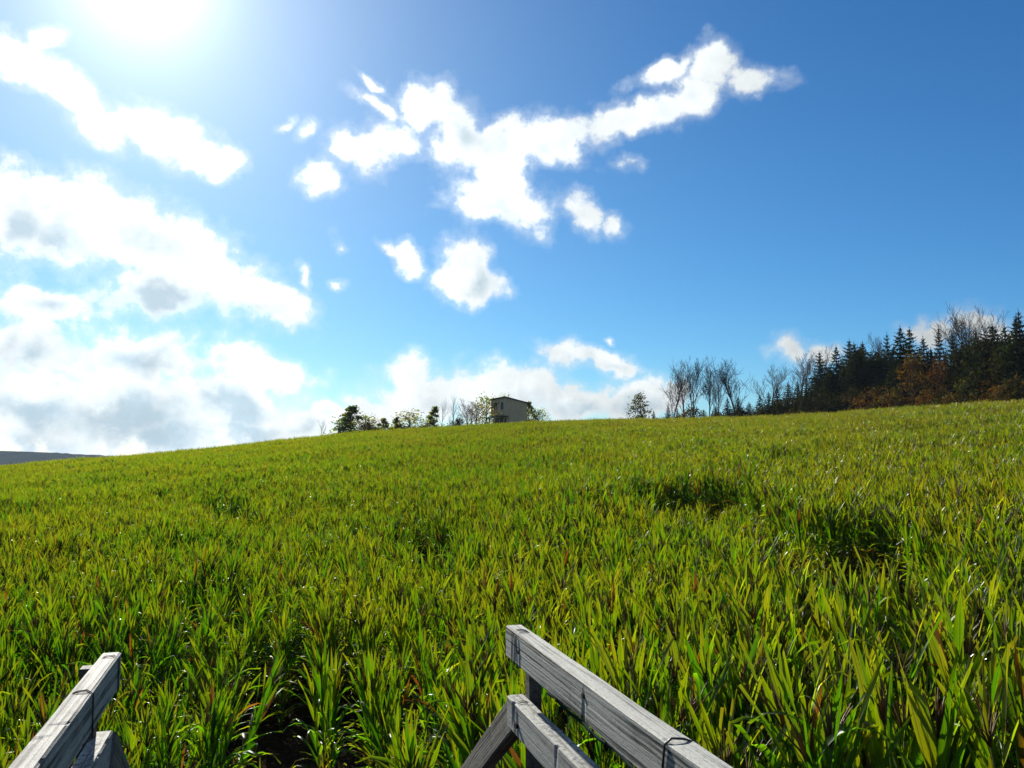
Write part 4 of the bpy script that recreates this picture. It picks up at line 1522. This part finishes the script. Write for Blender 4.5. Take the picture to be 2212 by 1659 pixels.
def netting(x0, x1, ztop, zbot, step=0.045):
    """garden netting stretched outside the rails: a cord along the top, loose square mesh below, torn bits of leaf caught in it"""
    mb = MB()
    rng = random.Random(9)
    K = 40
    sag = lambda x: 0.005 * math.sin(x * 5.3) + 0.003 * math.sin(x * 13.1)
    mb.tube([(x0 + (x1 - x0) * k / K, 0.004 * math.sin(k * 1.7), ztop + sag(x0 + (x1 - x0) * k / K)) for k in range(K + 1)], 0.0045, 5, closed_end=False)
    n = int((x1 - x0) / step)
    m_ = int((ztop - zbot) / step)
    for q in range(1, m_ + 1):
        zz = ztop - q * step
        mb.tube([(x0 + (x1 - x0) * k / 20, rng.uniform(-.006, .006), zz + sag(x0 + (x1 - x0) * k / 20) + rng.uniform(-.005, .005)) for k in range(21)], 0.0012, 3, closed_end=False)
    for k in range(n + 1):
        x = x0 + k * step
        mb.tube([(x + rng.uniform(-.006, .006), rng.uniform(-.006, .006), ztop + sag(x) - (ztop - zbot) * q / 5) for q in range(6)], 0.0012, 3, closed_end=False)
    for k in range(60):
        x = rng.uniform(x0, x1)
        z = ztop + sag(x) - abs(rng.gauss(0, 0.025))
        d = Vector((rng.gauss(0, 1), rng.gauss(0, .4), rng.gauss(0, 1))).normalized() * rng.uniform(0.010, 0.028)
        p = Vector((x, rng.uniform(-.01, .01), z))
        e = d.orthogonal().normalized() * rng.uniform(0.004, 0.010)
        mb.add([p - d, p + e, p + d, p - e], [(0, 1, 2, 3)])
    return mb


def railing(sx, end_dist, side, label, seed):
    """side +1: boards to the right of the walkway. Local x runs along the rail from its far end back past the eye, local y points outwards"""
    p_end = along * end_dist + out_r * sx
    root = empty('railing', (p_end.x, p_end.y, -RH))
    # local x = back towards the viewer, local y = outwards
    xa = -along
    ya = out_r * side
    za = Vector((0, 0, 1))
    rz = math.atan2(xa.y, xa.x)
    root.rotation_euler = (0, 0, rz)
    # with x towards the viewer, +y is to the right of the viewer for side = -1 mirrored: handle by sign
    yl = Vector((-xa.y, xa.x, 0))
    sgn = 1 if yl.dot(ya) > 0 else -1
    tag(root, label, 'railing', 'white railings of the lookout')
    L = end_dist + 1.1

    def place(o, y=0.0, z=0.0, x=0.0, ry=0.0):
        o.location = (x, y * sgn, z)
        o.rotation_euler = (0, ry, 0)
        if sgn < 0:
            o.scale = (1, -1, 1)
        return o
    return root, place, sgn, L


# --- right railing
def solve_end(px, py):
    u, w = ray(px, py)
    t = -RH / w
    p = Vector((u * t, t, 0))
    return p.dot(out_r), p.dot(along)


sxr, dr_ = solve_end(1093, 1345)
sxl, dl_ = solve_end(262, 1409)
sxr = solve_end(1093, 1352)[0] ; dr_ = solve_end(1093, 1352)[1]
RT, LT = 0.049, 0.044
TH_R = 0.086
GAP = 0.104
rootR, placeR, sg, L = railing(sxr, dr_, 1, 'right white weathered board railing wrapped with wire in front of the corn', 1)
placeR(plank('top_rail', L, TH_R, RT, M['board'], rootR, 3))
lower = plank('lower_rail', L, TH_R, RT, M['board_lichen'], rootR, 4)
placeR(lower, z=-(TH_R + GAP), x=0.012)
z_ground = gz(rootR.location.x, rootR.location.y) + RH
post = MB(); post.box(0.0, 0.036, 0.0, 0.036, z_ground - 0.3, -0.026)
placeR(post.build('post', M['post'], rootR), y=RT + 0.002, x=0.022)
post = MB(); post.box(0.0, 0.048, 0.0, 0.048, z_ground - 0.3, -0.02)
placeR(post.build('post', M['post'], rootR), y=RT + 0.002, x=1.75)
placeR(wire_loop(rootR, 0.075, RT, TH_R, slant=0.02, r=0.0010, turns=2, seed=1))
placeR(wire_loop(rootR, 0.105, RT, TH_R, slant=-0.02, r=0.0008, turns=2, seed=2))
placeR(wire_loop(rootR, 1.02, RT, TH_R, slant=0.03, r=0.0022, turns=1, seed=3))
o = wire_loop(rootR, 0.07, RT, TH_R, slant=-0.015, r=0.0010, turns=2, seed=4); placeR(o, z=-(TH_R + GAP), x=0.02)
u_, w_ = ray(1208.7, 1523)
off = RT + 0.055
t_ = (sxr + off) / (u_ * math.cos(RAIL_AZ) - math.sin(RAIL_AZ))
net_top = w_ * t_ + RH
placeR(netting(0.06, 2.4, net_top, -0.95).build('netting', M['net'], rootR), y=off)
nl = MB()
for (xx, zz) in ((0.13, -0.045), (0.62, -0.03), (1.3, -0.05)):
    nl.tube([(xx, 0.002, zz), (xx, -0.003, zz)], 0.006, 8)
placeR(nl.build('nail_heads', M['nail'], rootR))
bo = MB(); bo.tube([(0.10, 0.002, -0.05), (0.10, -0.008, -0.05)], 0.008, 8)
placeR(bo.build('bolt', M['nail'], rootR), z=-(TH_R + GAP), x=0.02)
SLOPE = R(33)
st_ = plank('stair_rail', 4.6, TH_R, 0.045, M['stair_board'], rootR, 6)
# descends away from the end of the lower rail: local x reversed
st_.rotation_euler = (0, math.pi - SLOPE, 0)
st_.location = (0.006, 0.006 * sg, -(TH_R + GAP) - 0.004)
st_.scale = (1, 1 if sg > 0 else -1, -1)

# --- left railing
rootL, placeL, sgl, L = railing(sxl, dl_, -1, 'left white weathered board railing with sunlit top and shaded side', 2)
LH = 0.086
placeL(plank('top_rail', L, LH, LT, M['board'], rootL, 13))
lower = plank('lower_rail', L, LH, LT, M['board_lichen'], rootL, 14)
placeL(lower, y=0.012, z=-(LH + 0.10), x=0.0)
z_ground = gz(rootL.location.x, rootL.location.y) + RH
post = MB(); post.box(0.0, 0.038, 0.0, 0.036, z_ground - 0.3, -0.024)
placeL(post.build('post', M['post'], rootL), y=LT + 0.003, x=0.012)
placeL(wire_loop(rootL, 0.045, LT, LH, slant=0.01, r=0.0010, turns=2, seed=5))
placeL(wire_loop(rootL, 0.36, LT, LH, slant=0.01, r=0.0012, turns=2, seed=6))
placeL(netting(0.16, 1.9, -(LH + 0.12), -0.95).build('netting', M['net'], rootL), y=LT + 0.06)
st_ = plank('stair_rail', 4.6, LH, 0.045, M['stair_board'], rootL, 16)
st_.rotation_euler = (0, math.pi - SLOPE, 0)
st_.location = (-0.004, 0.004 * sgl, -(LH + 0.10) - 0.004)
st_.scale = (1, 1 if sgl > 0 else -1, -1)
